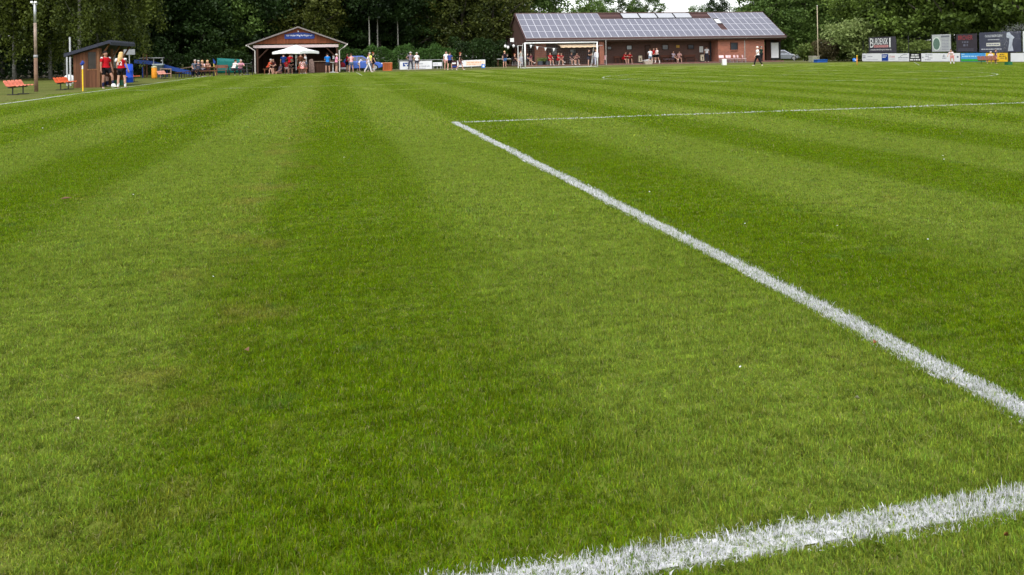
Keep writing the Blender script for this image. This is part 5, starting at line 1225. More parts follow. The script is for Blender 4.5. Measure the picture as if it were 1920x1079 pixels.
# water spray of the lawn sprinkler by the right edge
t = None
r = np.random.default_rng(9); n = 2200; f = r.random(n)**.8; yy0, yy1 = atX(1925, 54), atX(1848, 54)
P = np.stack([54+r.normal(0, .5, n)+f*.5, yy0+(yy1-yy0)*f+r.normal(0, .2, n), 3.05*(1-(f*1.15-.22)**2*1.3)-.1+r.normal(0, .22, n)*(.5+f)-r.random(n)**2*f*1.6], 1)
md, tdr, pdr = newmat('water_droplets'); pdr.inputs['Base Color'].default_value = (.8,.82,.85,1); pdr.inputs['Roughness'].default_value = .1; pdr.inputs['Alpha'].default_value = .10
P = P[P[:, 2] > .2]
tag(link(bpy.data.objects.new('water_spray', leaf_mesh('water_spray', P, .07, r, md, aspect=.8))), 'fine pale water spray drifting before the slate banner', 'water spray', kind='stuff')
for px0, py0, px1, py1, lab in ((1678, 92, 1690, 99.5, 'x'), (1714, 117, 1724, 123.5, 'thin pale stick lying in front of the black board')):
    if lab == 'x': continue
    xa, ya_ = W(px1, py1); Yb_ = ya_+.9; xb_ = atY(px0, Yb_); zb_ = hgt(py0, xb_, Yb_); m = MB(); m.tube([(0,0,.03), (xb_-xa, Yb_-ya_, max(.1, zb_))], .014, 6); o = m.build('pale_stick', GREYP); o.location = (xa, ya_, 0); tag(o, lab, 'stick')
# ------------------------------------------------------------------ right corner: flagpole, box, barrel, posts, barrier
x, y = W(1534, 113.5); y = 78; x = atY(1534, y); zt_ = hgt(12, x, y)
t = pole_thing('flagpole', x, y, [('pole', M('pole_beige', lin(178,164,140), .5), [(0,0,.02),(0,0,zt_)], [.055,.035]), ('cap', WHITE, [(0,0,zt_),(0,0,zt_+.08)], .05)], 'tall bare flagpole standing behind the blue box', 'flagpole')
m = MB(); m.box(-.2,-.2,0,.2,.2,.025); m.build('base_plate', STEEL, t)
Y = 76.5; xa, xb = atY(1529, Y, .3), atY(1547.5, Y, .3); t = thing('blue_box', 'low blue wooden box at the foot of the flagpole', 'box', ((xa+xb)/2, Y, 0)); w = (xb-xa)/2; zt_ = hgt(112, xa, Y)
m = MB(); m.box(-w,-.35,0,w,.35,zt_-.05); m.build('body', wood('blue_boards', lin(30,74,140), .2, 'z'), t); m = MB(); m.box(-w-.03,-.38,zt_-.049,w+.03,.38,zt_); m.build('lid', M('blue_lid', lin(40,92,164), .5), t)
Y = 79; x = atY(1526.5, Y); t = thing('concrete_block', 'greenish grey concrete block left of the blue box', 'block', (x, Y, 0)); m = MB(); m.box(-.42,-.4,0,.42,.4,.62); m.build('body', M('mossy_concrete', lin(140,142,124), .9, .25, 3), t, bevel=.04); m = MB(); m.box(-.45,-.43,.621,.45,.43,.68); m.build('slab', M('concrete_slab', lin(168,162,150), .9), t)
Y = 77; x = atY(1602, Y); zt_ = hgt(109.8, x, Y); t = thing('blue_barrel', 'small bright blue barrel beside the orange post', 'barrel', (x, Y, 0)); m = MB(); m.lathe([(.17,0),(.2,.05),(.2,zt_*.45),(.21,zt_*.5),(.2,zt_*.55),(.18,zt_-.06),(.15,zt_)], n=16); m.build('body', M('bright_blue', lin(54,120,210), .4), t, smooth=True); m = MB(); m.box(-.08,-.205,zt_*.3,.08,-.195,zt_*.6); m.build('label_patch', PAPER, t)
x, y = W(1607, 122.9); zt_ = hgt(104, x, y); t = pole_thing('corner_post', x, y, [('pole', M('orange_pole', lin(232,150,74), .5), [(0,0,0),(0,0,zt_*.8)], .03), ('tip', YEL, [(0,0,zt_*.801),(0,0,zt_)], .031)], 'short orange post on the far right of the pitch before the blue barrel', 'post')
Y = 96; xa, xb = atY(1488, Y), atY(1508, Y); zz = hgt(103.3, xa, Y); t = thing('barrier_bar', 'white barrier bar right of the parked silver car', 'barrier', (xa, Y, 0)); m = MB(); m.box(0,-.04,zz-.06,xb-xa,.04,zz+.06); m.build('bar', WHITE, t)
for s in (.1, xb-xa-.15):
    m = MB(); m.box(s,-.03,0,s+.08,.03,zz-.061); m.build('post', GREYP, t)
x, y = W(1891, 122.2); m = MB(); m.box(-.17,-.16,0,.17,.16,.03)
for a in (-.17, .145): m.box(a,-.16,.031,a+.025,.16,.22)
for a in (-.16, .135): m.box(-.144,a,.031,.144,a+.025,.22)
o = m.build('drinks_crate', M('green_crate', lin(22,92,58), .5)); o.location = (x, y, 0); tag(o, 'small green crate on the grass below the yellow board', 'crate')
# substitutes' bench unit at the right
x, y = W(1850, 120); t = thing('shell_bench', 'dark brown shell seat bench in front of the sky blue board', 'bench', (x, y, 0), R(90)); t.scale = (.68, .68, .68)
for i in range(5):
    m = MB(); a = -1.3+i*.52; m.cbox((.0, a, .43), (.42,.46,.05)); m.cbox((.22, a, .65), (.05,.46,.45), ry=R(12)); m.build('shell_seat', M('shell_brown', lin(120,72,60), .6), t, bevel=.02)
m = MB(); m.cbox((.0,-.25,.37), (.08,2.7,.06)); m.build('beam', BLACK, t)
for s in (-1.2, .7):
    m = MB(); m.tube([(0,s,0),(0,s,.34)], .03, 6); m.build('leg', BLACK, t)
# red brick building roof far behind
Y = 140; xa = atY(1458, Y); z0, z1 = 2.2, hgt(54, xa, Y); t = thing('far_house', 'far house with an orange tiled roof glimpsed right of the solar roof', 'house', (xa, Y, 0)); m = MB(); m.box(-3,0,0,5,7,z0+.6); m.build('wall', RBRICK, t); m = MB(); m.prism([(-3.4, z0+.5), (5.4, z0+.5), (3.6, z1), (-1.6, z1)], -.4, 7.4); m.build('roof', M('orange_tiles', lin(176,96,66), .8, .25, 6), t)
# ------------------------------------------------------------------ terrace furniture at the clubhouse
def crate_planter(px, Y, label):
    x = atY(px, Y); t = thing('planter', label, 'planter', (x, Y, ZF)); m = MB(); m.box(-.45,-.2,0,.45,.2,.45); m.build('box', M('planter_dark', lin(60,66,74), .7), t, bevel=.02); r = np.random.default_rng(int(px)); P = r.normal(0, 1, (700, 3))*np.array([.25,.12,.11])+np.array([0,0,.55]); link(bpy.data.objects.new('plants', leaf_mesh('plants', P, .11, r, L_LIME)), t)
crate_planter(1016, Y0+.9, 'planter box of bright green leaves left half behind the goal net'); crate_planter(1023.5, Y0+.9, 'planter box of bright green leaves next to the two seated red shirts')
x = atY(1215, Y0-.2); t = thing('stone_trough', 'stone trough full of white flowers in front of the veranda', 'planter', (x, Y0-.2, 0)); m = MB(); m.prism([(-.42,.0),(.42,0),(.55,.4),(-.55,.4)], -.25, .25); m.build('trough', M('trough_stone', lin(150,138,126), .9, .2), t); r = np.random.default_rng(3); link(bpy.data.objects.new('flowers', leaf_mesh('flowers', r.normal(0,1,(300,3))*np.array([.24,.1,.05])+np.array([0,0,.45]), .08, r, PAPER)), t)
def table(px0, px1, Y, z, mat, label, z0=None, legs=DARKWOOD):
    z0 = ZF if z0 is None else z0; a, b = atY(px0, Y), atY(px1, Y); t = thing('table', label, 'table', ((a+b)/2, Y, z0)); L = b-a
    m = MB(); m.box(-L/2,-.35,z-.04,L/2,.35,z); m.build('table_top', mat, t)
    for sx in (-L/2+.08, L/2-.08):
        for sy in (-.28, .28):
            m = MB(); m.box(sx-.03, sy-.03, 0, sx+.03, sy+.03, z-.041); m.build('leg', legs, t)
table(932.5, 957, Y0+.5, .78, WHITE, 'white topped table behind the person in blue shorts')
table(971, 978, Y0+.6, .72, WHITE, 'small white table between the slim pole and the goal post')
table(1245, 1262, Y0+.4, .42, M('slate_table', lin(88,84,96), .6), 'low dark table in front of the veranda bench')
def chair(px, Y, mat, label, z0=None, group=None, face=0):
    z0 = ZF if z0 is None else z0; x = atY(px, Y); t = thing('chair', label, 'chair', (x, Y, z0), R(face), group)
    m = MB(); m.cbox((0,0,.45), (.44,.42,.04)); m.build('seat', mat, t, bevel=.01); m = MB(); m.cbox((0,.21,.72), (.44,.04,.46), rx=R(-8)); m.build('backrest', mat, t, bevel=.01)
    for sx in (-.19, .19):
        for sy in (-.17, .18):
            m = MB(); m.tube([(sx,sy,0),(sx*.95,sy*.9,.43)], .016, 5); m.build('leg', STEEL, t)
    return t
PINKP = M('pale_pink_plastic', lin(226,176,180), .6); chair(1132.5, Y0+.6, PINKP, 'pale pink plastic chair just right of the goal post', face=-60)
PW_ = M('pinkish_white_board', lin(236,206,210), .5)
for i, px in enumerate((1354, 1365, 1370.5, 1379.5, 1386, 1395.5)):
    ww = .62 if i == 0 else .36
    x = atY(px, Y0-.1); t = thing('white_chair', ['wide white chair at the left end of the row before the brick block', 'white chair second from the left before the brick block', 'white chair third from the left before the brick block', 'white chair just left of the gap under the drainpipe window', 'white chair beside the drainpipe chair', 'white chair nearest the drainpipe'][i], 'chair', (x, Y0-.1, 0), R(180+8*i), 'white chairs in front of the brick block')
    m = MB(); m.cbox((0,0,.46), (ww,.42,.04)); m.build('seat', PW_, t, bevel=.01); m = MB(); m.cbox((0,-.2,.74), (ww,.035,.3), rx=R(8)); m.build('backrest', PW_, t, bevel=.015)
    for sx in (-ww/2+.04, ww/2-.04):
        for sy in (-.17, .17):
            m = MB(); m.tube([(sx,sy,0),(sx,sy,.44)], .018, 5); m.build('leg', GREYP, t)
x, y = W(1358, 123.2); zt_ = hgt(112, x, y); m = MB(); m.prism([(-.19,.02),(.19,.02),(.18,zt_),(-.18,zt_)], -.16, .16); t = thing('white_container', 'white upright plastic container on the grass before the chairs', 'container', (x, y, 0)); m.build('body', M('container_white', (.75,.74,.72), .5, .06), t, bevel=.04); m = MB(); m.box(-.17,-.14,zt_+.001,.17,.14,zt_+.04); m.build('lid', WHITE, t)
# ------------------------------------------------------------------ cars
def car(name, x, y, rz, paint, label, L=4.2, Wd=1.72, H=1.45):
    t = thing(name, label, 'car', (x, y, 0), rz); s = L/4.2; hz = H/1.45
    low = [(-2.05,.35),(-2.1,.62),(-2.0,.86),(-1.2,.93),(.75,.93),(1.75,.80),(2.06,.62),(2.1,.36),(1.8,.24),(-1.8,.24)]
    m = MB(); secs = [(-.5, .90), (-.46, 1), (.46, 1), (.5, .90)]; n = len(low)
    for (f, k) in secs: m.v += [(px*s*(1 if k == 1 else .97), f*Wd, (.24+(pz-.24)*k)*hz) for px, pz in low]
    for j in range(3):
        for i in range(n): m.f.append((j*n+i, j*n+(i+1)%n, (j+1)*n+(i+1)%n, (j+1)*n+i)); m.mi.append(0)
    m.f += [tuple(range(n)), tuple(range(4*n-1, 3*n-1, -1))]; m.mi += [0, 0]
    m.build('body', paint, t, bevel=.04)
    cab = [(-1.85,.90),(-1.45,1.36),(-.9,1.45),(.1,1.45),(.95,.925)]; ins = lambda z: .46-.10*max(0, (z-.9)/.55)
    m = MB(); q = len(cab)
    for sg in (-1, 1): m.v += [(px*s, sg*ins(pz)*Wd, pz*hz) for px, pz in cab]
    m.f = [(i, i+1, q+i+1, q+i) for i in range(q-1)]+[tuple(range(q-1,-1,-1)), tuple(range(q, 2*q))]; m.mi = [0]*len(m.f); m.build('cabin', paint, t, bevel=.03)
    def pane(pts, nm='window'):
        mm = MB(); mm.add(pts, [tuple(range(len(pts)))]); o = mm.build(nm, GLASS, t); sm = o.modifiers.new('t', 'SOLIDIFY'); sm.thickness = .012; sm.offset = 0
    e = .008
    for sg in (-1, 1):
        yy = lambda z: sg*(ins(z)*Wd+e); pane([(-1.6*s,yy(.96),.96*hz),(-1.38*s,yy(1.32),1.32*hz),(-.5*s,yy(1.36),1.36*hz),(-.5*s,yy(.96),.96*hz)]); pane([(-.42*s,yy(.96),.96*hz),(-.42*s,yy(1.36),1.36*hz),(.08*s,yy(1.37),1.37*hz),(.72*s,yy(.97),.97*hz)])
    pane([(.90*s+e,-.43*Wd,.97*hz),(.90*s+e,.43*Wd,.97*hz),(.16*s+e,.36*Wd,1.42*hz),(.16*s+e,-.36*Wd,1.42*hz)], 'windscreen')
    pane([(-1.81*s-e,-.42*Wd,.96*hz),(-1.81*s-e,.42*Wd,.96*hz),(-1.48*s-e,.37*Wd,1.34*hz),(-1.48*s-e,-.37*Wd,1.34*hz)], 'rear_window')
    for ax_ in (-1.32, 1.32):
        for sg in (-1, 1):
            mm = MB(); mm.tube([(ax_*s, sg*(Wd/2-.18), .31), (ax_*s, sg*(Wd/2+.012), .31)], .31, 18); w = mm.build('wheel', BLACK, t); mm = MB(); mm.tube([(ax_*s, sg*(Wd/2+.004), .31), (ax_*s, sg*(Wd/2+.022), .31)], .19, 14); mm.build('rim', STEEL, w)
    for sg in (-1, 1):
        mm = MB(); mm.cbox((2.0*s, sg*.62, .66*hz), (.16,.34,.14)); mm.build('headlight', M('lamp_glass', (.7,.72,.75), .1, .03, spec=1), t, bevel=.02); mm = MB(); mm.cbox((-2.05*s, sg*.66, .72*hz), (.08,.2,.2)); mm.build('tail_light', M('tail_red', (.3,.02,.02), .2), t)
        mm = MB(); mm.cbox((.72*s, sg*(Wd/2+.08), 1.0*hz), (.1,.18,.13)); mm.build('wing_mirror', paint, t, bevel=.02)
    mm = MB(); mm.cbox((2.1*s, 0, .42*hz), (.03,.52,.11)); mm.build('number_plate', WHITE, t); mm = MB(); mm.cbox((2.08*s, 0, .6*hz), (.05,.8,.1)); mm.build('grille', BLACK, t)
    return t
Yc = 84.2; xb = atY(717, Yc, .6); car('parked_car', xb-2.05, Yc, R(-4), M('blue_car_paint', lin(52,92,180), .25, .05, spec=.6), 'blue car parked behind the group of people by the hut', H=1.5)
Yc = 100; xb = atY(1478, Yc, .6); car('parked_car', xb-.6, Yc, R(-38), M('silver_car_paint', lin(150,156,166), .3, .05, metal=.4, spec=.6), 'silver car parked under the trees right of the clubhouse', H=1.42)
# ------------------------------------------------------------------ people: one continuous skinned body each, clothes and hair as parts
SKIN = [M('skin_fair', lin(188,146,126), .6, .06), M('skin_tan', lin(158,116,96), .55, .06)]
_conv = []
def skin_obj(name, verts, edges, rad, mat, parent=None, root=0):
    me = bpy.data.meshes.new(name); me.from_pydata([tuple(v) for v in verts], edges, []); me.materials.append(mat)
    o = bpy.data.objects.new(name, me); link(o, parent)
    o.modifiers.new('skin', 'SKIN'); sv = me.skin_vertices[0].data
    for i, r in enumerate(rad): sv[i].radius = r if hasattr(r, '__len__') else (r, r)
    sv[root].use_root = True
    ss = o.modifiers.new('sub', 'SUBSURF'); ss.levels = ss.render_levels = 1
    _conv.append(o); return o
def dirv(f, ab=0.0, sx=1): f, ab = R(f), R(ab); return Vector((sx*math.sin(ab), -math.sin(f)*math.cos(ab), -math.cos(f)*math.cos(ab)))
# legs: (thigh forward, shin direction, spread); arms: (upper forward, spread, forearm forward, forearm spread)
POSE = {
 'stand': dict(L=(3,0,6), Rg=(-3,-4,6), La=(5,12,20,4), Ra=(2,12,16,4), lean=0),
 'walk': dict(L=(24,12,2), Rg=(-14,-34,2), La=(-22,8,5,6), Ra=(22,8,40,4), lean=3),
 'step': dict(L=(14,4,5), Rg=(-10,-22,4), La=(8,14,60,-12), Ra=(10,14,60,-12), lean=3),
 'hips': dict(L=(4,0,8), Rg=(-2,-4,8), La=(-8,46,30,-52), Ra=(-8,46,30,-52), lean=0),
 'crossed': dict(L=(4,0,6), Rg=(-3,-4,6), La=(22,14,82,-58), Ra=(22,14,78,-58), lean=-1),
 'phone': dict(L=(4,0,6), Rg=(-3,-4,6), La=(14,12,98,-24), Ra=(20,10,104,-24), lean=4),
 'mouth': dict(L=(3,0,7), Rg=(-3,-3,7), La=(5,12,15,4), Ra=(32,12,142,-22), lean=0),
 'sit': dict(L=(84,6,8), Rg=(84,0,8), La=(24,10,72,-12), Ra=(24,10,72,-12), lean=4, sit=1),
 'sitlean': dict(L=(82,10,10), Rg=(84,-4,10), La=(40,12,88,-30), Ra=(44,12,92,-30), lean=26, sit=1),
 'sitcross': dict(L=(96,48,-6), Rg=(84,2,4), La=(30,10,70,-22), Ra=(30,10,70,-22), lean=2, sit=1),
 'sitback': dict(L=(80,24,10), Rg=(84,14,12), La=(14,18,50,-8), Ra=(14,18,50,-8), lean=-14, sit=1),
 'ground': dict(L=(96,40,8), Rg=(92,30,12), La=(-30,16,-18,6), Ra=(34,14,60,-10), lean=-16, sit=2),
 'ballfoot': dict(L=(2,-2,6), Rg=(38,4,4), La=(4,14,12,5), Ra=(6,14,14,5), lean=-2),
 'bend': dict(L=(8,-4,5), Rg=(-4,-8,5), La=(40,10,50,-4), Ra=(46,10,60,-6), lean=34),
}
def cloth(c, stripes=None):
    if stripes is None: return M('cloth_%d_%d_%d' % tuple(c), lin(*c), .85, .14, 14, spec=.1)
    k = 'striped_%d_%d_%d' % tuple(c)
    if k in _mc: return _mc[k]
    m, t, p = newmat(k); tc = N(t, 'ShaderNodeTexCoord'); w = N(t, 'ShaderNodeTexWave', bands_direction=stripes); w.inputs['Scale'].default_value = 3.2
    t.links.new(tc.outputs['Object'], w.inputs['Vector']); t.links.new(mixc(t, sstep(t, w.outputs[1], .42, .58), lin(*c), lin(226,222,220)), p.inputs['Base Color']); p.inputs['Roughness'].default_value = .85
    _mc[k] = m; return m
def person(x, y, z, H, face, pose, shirt, bottom, hair, label, long_bottom=False, hairlen=0, skin=0, group=None, sleeves=1, hat=None, shoes=(225,222,220), stripes=None, socks=None, eyes=False, female=False, seat=.45, name='person'):
    P = POSE[pose]; s = H/1.76; v = []; e = []; r = []
    def add(p, rad, par=None):
        v.append(Vector(p)); r.append(rad); i = len(v)-1
        if par is not None: e.append((par, i))
        return i
    lt, ls = .44, .43
    if P.get('sit') == 1: pz = seat/s+.10
    elif P.get('sit') == 2: pz = .16
    else: pz = .085+max(lt*math.cos(R(q[0]))+ls*math.cos(R(q[1])) for q in (P['L'], P['Rg']))
    ln = R(P['lean']); up = Vector((0, -math.sin(ln), math.cos(ln)))
    pel = add((0,0,pz), (.135,.105)); waist = add(Vector((0,0,pz))+up*.15, (.125 if not female else .112,.092), pel); chest = add(Vector((0,0,pz))+up*.36, (.155 if not female else .14,.105), waist)
    col_ = add(Vector((0,0,pz))+up*.49, (.10,.08), chest); neck = add(Vector((0,0,pz))+up*.565, .052, col_)
    hup = (up+Vector((0,0,1.2))).normalized(); nb = v[neck]; jaw = add(nb+hup*.06+Vector((0,-.02,0)), (.066,.072), neck); hm = add(nb+hup*.14+Vector((0,-.015,0)), (.078,.095), jaw); ht = add(nb+hup*.215+Vector((0,-.005,0)), (.066,.080), hm)
    add(v[jaw]*.45+v[hm]*.55+Vector((0,-.112,0)), .014, hm)       # nose
    for sx in (-1, 1): add(v[hm]+Vector((sx*.088,.01,-.02)), .016, hm)   # ears
    hipv = {}; kn = {}; an = {}; el = {}; sh = {}; wr = {}
    for sx, q in ((-1, P['L']), (1, P['Rg'])):
        h = add(Vector((sx*.09,0,pz-.05)), (.088,.095), pel); d = dirv(q[0], q[2], sx); k = add(v[h]+d*lt*.5, .074, h); k2 = add(v[h]+d*lt, .055, k); d2 = dirv(q[1], q[2]*.3, sx)
        c = add(v[k2]+d2*ls*.35+Vector((0,.012,0)), .056, k2); a = add(v[k2]+d2*ls, .036, c); fd = Vector((sx*.18, -math.cos(R(q[1])*.6), math.sin(R(q[1]))*.7-.12)).normalized()
        f = add(v[a]+fd*.1+Vector((0,0,-.045)), (.036,.03), a); add(v[f]+fd*.09, (.036,.022), f); hipv[sx], kn[sx], an[sx] = h, k2, a
    for sx, q in ((-1, P['La']), (1, P['Ra'])):
        S = add(v[col_]+Vector((sx*(.175 if not female else .155), 0, 0))-up*.035, .058, col_); d = dirv(q[0], q[1], sx); E0 = add(v[S]+d*.15, .048, S); E = add(v[S]+d*.29, .038, E0); d2 = dirv(q[2], q[3], sx); w = add(v[E]+d2*.25, .026, E); el[sx], sh[sx], wr[sx] = E, S, w
        pm = add(v[w]+d2*.075, (.034,.018), w); sd = d2.cross(Vector((0,0,1)) if abs(d2.z) < .8 else Vector((0,1,0))).normalized(); nn = d2.cross(sd)
        for j, (o_, l_) in enumerate(((-.03,.072),(-.01,.082),(.01,.078),(.03,.062))):
            f1 = add(v[pm]+sd*o_+d2*(l_*.55), .0095, pm); add(v[f1]+(d2*.8+nn*.5).normalized()*l_*.5, .0075, f1)
        th = add(v[w]+d2*.045-sd*.045, .011, w); add(v[th]+d2*.045-sd*.012, .009, th)
    v = [p*s for p in v]; r = [tuple(a*s for a in q) if hasattr(q, '__len__') else q*s for q in r]
    b = skin_obj(name, v, e, r, SKIN[skin]); b.scale = (1.1, 1.1, 1); b.location = (x, y, z); b.rotation_euler = (0, 0, R(face)); tag(b, label, 'person', group)
    def wear(nm, idx, ed, grow, mat, root=0): 
        return skin_obj(nm, [p for p in idx], ed, grow, mat, b, root)
    g = .020*s
    rr = lambda i, k=g: tuple(a+k for a in r[i]) if hasattr(r[i], '__len__') else (r[i]+k, r[i]+k)
    # shirt
    sv = [v[pel]*.75+v[waist]*.25, v[waist], v[chest], v[col_]]; se = [(0,1),(1,2),(2,3)]; sr = [rr(pel, .024*s), rr(waist, .030*s), rr(chest, .022*s), rr(col_, .014*s)]
    for sx in (-1, 1):
        k = len(sv); f = .62 if sleeves == 1 else 1.0; sv += [v[sh[sx]], v[sh[sx]].lerp(v[el[sx]], f)]; sr += [rr(sh[sx], .016*s), (.062*s, .062*s) if sleeves == 1 else (.052*s, .052*s)]; se += [(3, k), (k, k+1)]
        if sleeves == 2: sv.append(v[el[sx]].lerp(v[wr[sx]], .92)); sr.append((.040*s, .040*s)); se.append((k+1, k+2))
    wear('shirt', sv, se, sr, cloth(shirt, stripes) if not isinstance(shirt, bpy.types.Material) else shirt, 1)
    # shorts / trousers
    sv = [v[pel]]; se = []; sr = [rr(pel, .018*s)]
    for sx in (-1, 1):
        k = len(sv); sv += [v[hipv[sx]], v[hipv[sx]].lerp(v[kn[sx]], .70 if not long_bottom else 1.0)]; sr += [rr(hipv[sx], .018*s), (.088*s,.088*s) if not long_bottom else (.072*s,.072*s)]; se += [(0, k), (k, k+1)]
        if long_bottom: sv.append(v[kn[sx]].lerp(v[an[sx]], .96)); sr.append((.056*s, .056*s)); se.append((k+1, k+2))
    wear('trousers' if long_bottom else 'shorts', sv, se, sr, cloth(bottom))
    for sx in (-1, 1):
        i = an[sx]; wear('shoe', [v[i]+Vector((0,.02*s,-.035*s)), v[i+1]+Vector((0,0,-.004*s)), v[i+2]], [(0,1),(1,2)], [(.046*s,.042*s), (.050*s,.040*s), (.046*s,.030*s)], cloth(shoes))
        if socks: wear('sock', [v[i], v[i].lerp(v[kn[sx]], .62)], [(0,1)], [(.046*s,.046*s), (.060*s,.060*s)], cloth(socks))
    # hair / hat
    m = MB(); c = v[hm]; m.ball((0, .034*s, .052*s), (.098*s, .102*s, .088*s), 12, 8)
    if hairlen == 1: m.ball((0, .075*s, -.05*s), (.088*s, .05*s, .13*s), 10, 7)
    if hairlen == 2:
        m.ball((0, .085*s, -.06*s), (.10*s, .055*s, .17*s), 10, 7); m.tube([(0,.09*s,-.02*s),(.01*s,.125*s,-.2*s),(.05*s,.13*s,-.36*s),(.09*s,.12*s,-.48*s)], [.09*s,.095*s,.07*s,.02*s], 9)
    o = m.build('hair', cloth(hair), b, smooth=True); o.location = c
    if hat:
        m = MB(); m.ball((0,.012*s,.06*s), (.105*s,.115*s,.085*s), 12, 8); m.lathe([(.16*s,.045*s),(.165*s,.05*s),(.1*s,.075*s)], (0,-.02*s,0), 14); o = m.build('hat', cloth(hat), b, smooth=True); o.location = c
    if eyes:
        for sx in (-1, 1):
            m = MB(); m.ball((sx*.032*s, -.088*s, .012*s), .012*s, 8, 6); o = m.build('eye', BLACK, b, smooth=True); o.location = c
        m = MB(); m.ball((0, -.088*s, -.062*s), (.022*s,.008*s,.007*s), 8, 5); o = m.build('mouth', M('lip_red', lin(150,80,76), .5), b, smooth=True); o.location = c
    return b
RED, WHT, BLK, NAVY, PINK = (176,24,34), (226,224,226), (26,26,30), (34,40,62), (226,160,180)
BR, BLO, GRY, DK, GING = (74,52,38), (206,170,120), (170,166,160), (34,28,26), (130,70,44)
def at(px, py, top=None): 
    x, y = W(px, py); return x, y, (hgt(top, x, y) if top is not None else None)
# --- by the dugout
SHIRT = cloth(RED)
x, y, H = at(201, 165.6, 102.3); pl = person(x, y, 0, 1.74, 50, 'ballfoot', RED, BLK, DK, 'red shirted player with one foot on the white football', socks=(40,44,70), eyes=True, skin=1)
bx_, by_ = W(213, 165.2); pl.location = (bx_-.36, by_+.12, 0)
m = MB(); 
x, y, H = at(228.5, 165.5, 98.7); pw = person(x, y, 0, 1.68, 165, 'stand', RED, BLK, BLO, 'blonde player with long hair and white number on her red back', hairlen=2, socks=WHT, shoes=(120,40,48), female=True, eyes=True)
for ch_, dx_ in (('1', .065), ('2', -.055)): text(ch_, .26, WHITE, pw, (dx_, .165, 1.16), rz=math.pi, name='digit')
for sx in (-1, 1):
    m = MB(); m.tube([(sx*.155,.02,1.375), (sx*.19,.03,1.36), (sx*.235,.02,1.24)], [.05,.072,.066], 8); m.build('white_sleeve', cloth(WHT), pw, smooth=True)
    m = MB(); m.tube([(sx*.155*1.05,.0,1.46), (sx*.205,0,1.42)], [.045,.06], 8); m.build('shoulder_stripe', cloth(WHT), pl, smooth=True)
xd, yd2 = xl+.46, yd+1.0; person(xd, yd2, 0, 1.75, 90, 'sitlean', (150,26,34), BLK, DK, 'player in red sitting in the dugout behind the one with the ball', seat=.45, skin=1, socks=(30,34,60))
person(xl+.46, yd+2.3, 0, 1.75, 90, 'sit', (140,28,34), BLK, BR, 'player in red sitting deeper inside the dugout', seat=.45, socks=(30,34,60))
# --- beer tables near the corner flag
for px, Y, f, pose, sh, bo, ha, hl, lab in ((371.5, 68.6, 180, 'sitlean', (56,58,70), (40,36,36), GRY, 0, 'person in dark slate shirt sitting with the back to the pitch at the beer table'), (380.5, 70.5, 0, 'sitlean', (200,190,200), NAVY, BLO, 1, 'blonde woman in pale top facing the pitch in the middle of the beer table'),
        (390.3, 70.5, 0, 'sitlean', (120,72,60), (60,50,50), BLO, 1, 'blonde woman in brown top at the right of the beer table'), (366, 70.5, 10, 'sit', (90,98,112), NAVY, GRY, 0, 'person in greyish blue at the left end of the beer table'),
        (438, 71.3, 150, 'sitlean', (222,214,212), (50,48,56), BR, 0, 'person in white shirt bent over the dark table by the windbreak'), (450.5, 73.0, 20, 'sitlean', PINK, (60,56,70), GRY, 0, 'grey haired person in pink shirt leaning on the dark table')):
    person(atY(px, Y), Y, 0, 1.72, f, pose, sh, bo, ha, lab, hairlen=hl, seat=.46, long_bottom=True, female=hl > 0)
# --- under the hut and parasol
def hutp(px, Y, H, f, pose, sh, bo, ha, lab, **k): return person(atY(px, Y), Y, 0, H, f, pose, sh, bo, ha, lab, **k)
bench('wooden_bench', atY(493, 75.6), atY(519, 75.6), 75.6, 0, TW, 'wooden bench under the left half of the hut front', back=False)
bench('wooden_bench', atY(531, 74.6), atY(548, 74.6), 75.4, 0, TW, 'wooden bench left of the parasol pole', back=False)
bench('wooden_bench', atY(558, 73.6), atY(578, 73.6), 73.4, 0, TW, 'wooden bench right of the parasol pole', back=False)
trestle('beer_table', 541, 571, 74.6, .74, .6, M('table_pinkcloth', lin(70,50,48), .7), 'dark table under the parasol', 'table')
hutp(503, 75.6, 1.76, 60, 'sitlean', (196,82,54), DK, GRY, 'grey haired person in orange red shirt on the left hut bench')
hutp(513, 75.7, 1.70, -20, 'sit', (60,30,34), DK, DK, 'dark dressed person at the right end of the left hut bench')
hutp(524, 74.8, 1.74, -50, 'ground', (96,84,96), (150,110,100), DK, 'person in greyish purple shirt lounging on the ground before the hut', skin=1)
hutp(532, 77.3, 1.80, 170, 'stand', (30,58,120), NAVY, DK, 'tall person in blue shirt standing in the shade of the hut', long_bottom=True)
hutp(544, 76.6, 1.78, 160, 'stand', RED, BLK, BR, 'person in bright red shirt standing under the hut sign')
hutp(537.5, 75.3, 1.66, 175, 'sitlean', (188,40,48), (222,190,190), BR, 'person in red and pale clothes seated left of the parasol pole', hairlen=1)
hutp(551.5, 75.4, 1.74, -40, 'sitlean', BLK, (70,70,80), GRY, 'white haired person in black shirt seated at the parasol pole')
hutp(564, 76.6, 1.80, 180, 'stand', (110,66,46), DK, GRY, 'person in brown shirt and pale hat standing right of the parasol pole', hat=(170,150,130), long_bottom=True)
hutp(561, 73.6, 1.55, 100, 'sitlean', (190,96,60), (190,60,60), (190,110,60), 'ginger haired child in orange shirt right of the parasol pole')
hutp(567, 73.2, 1.66, 175, 'sitback', (206,70,76), (226,150,140), BR, 'person in red and white striped shirt sitting in front of the parasol', stripes='DIAGONAL', hairlen=1)
hutp(572, 73.9, 1.74, 190, 'sitlean', (118,122,146), (206,150,140), BR, 'person in grey blue shirt hunched at the right of the parasol table')
hutp(573, 76.3, 1.74, -80, 'stand', WHT, NAVY, DK, 'dark haired person in white T-shirt with the back to the stone pillar', long_bottom=True)
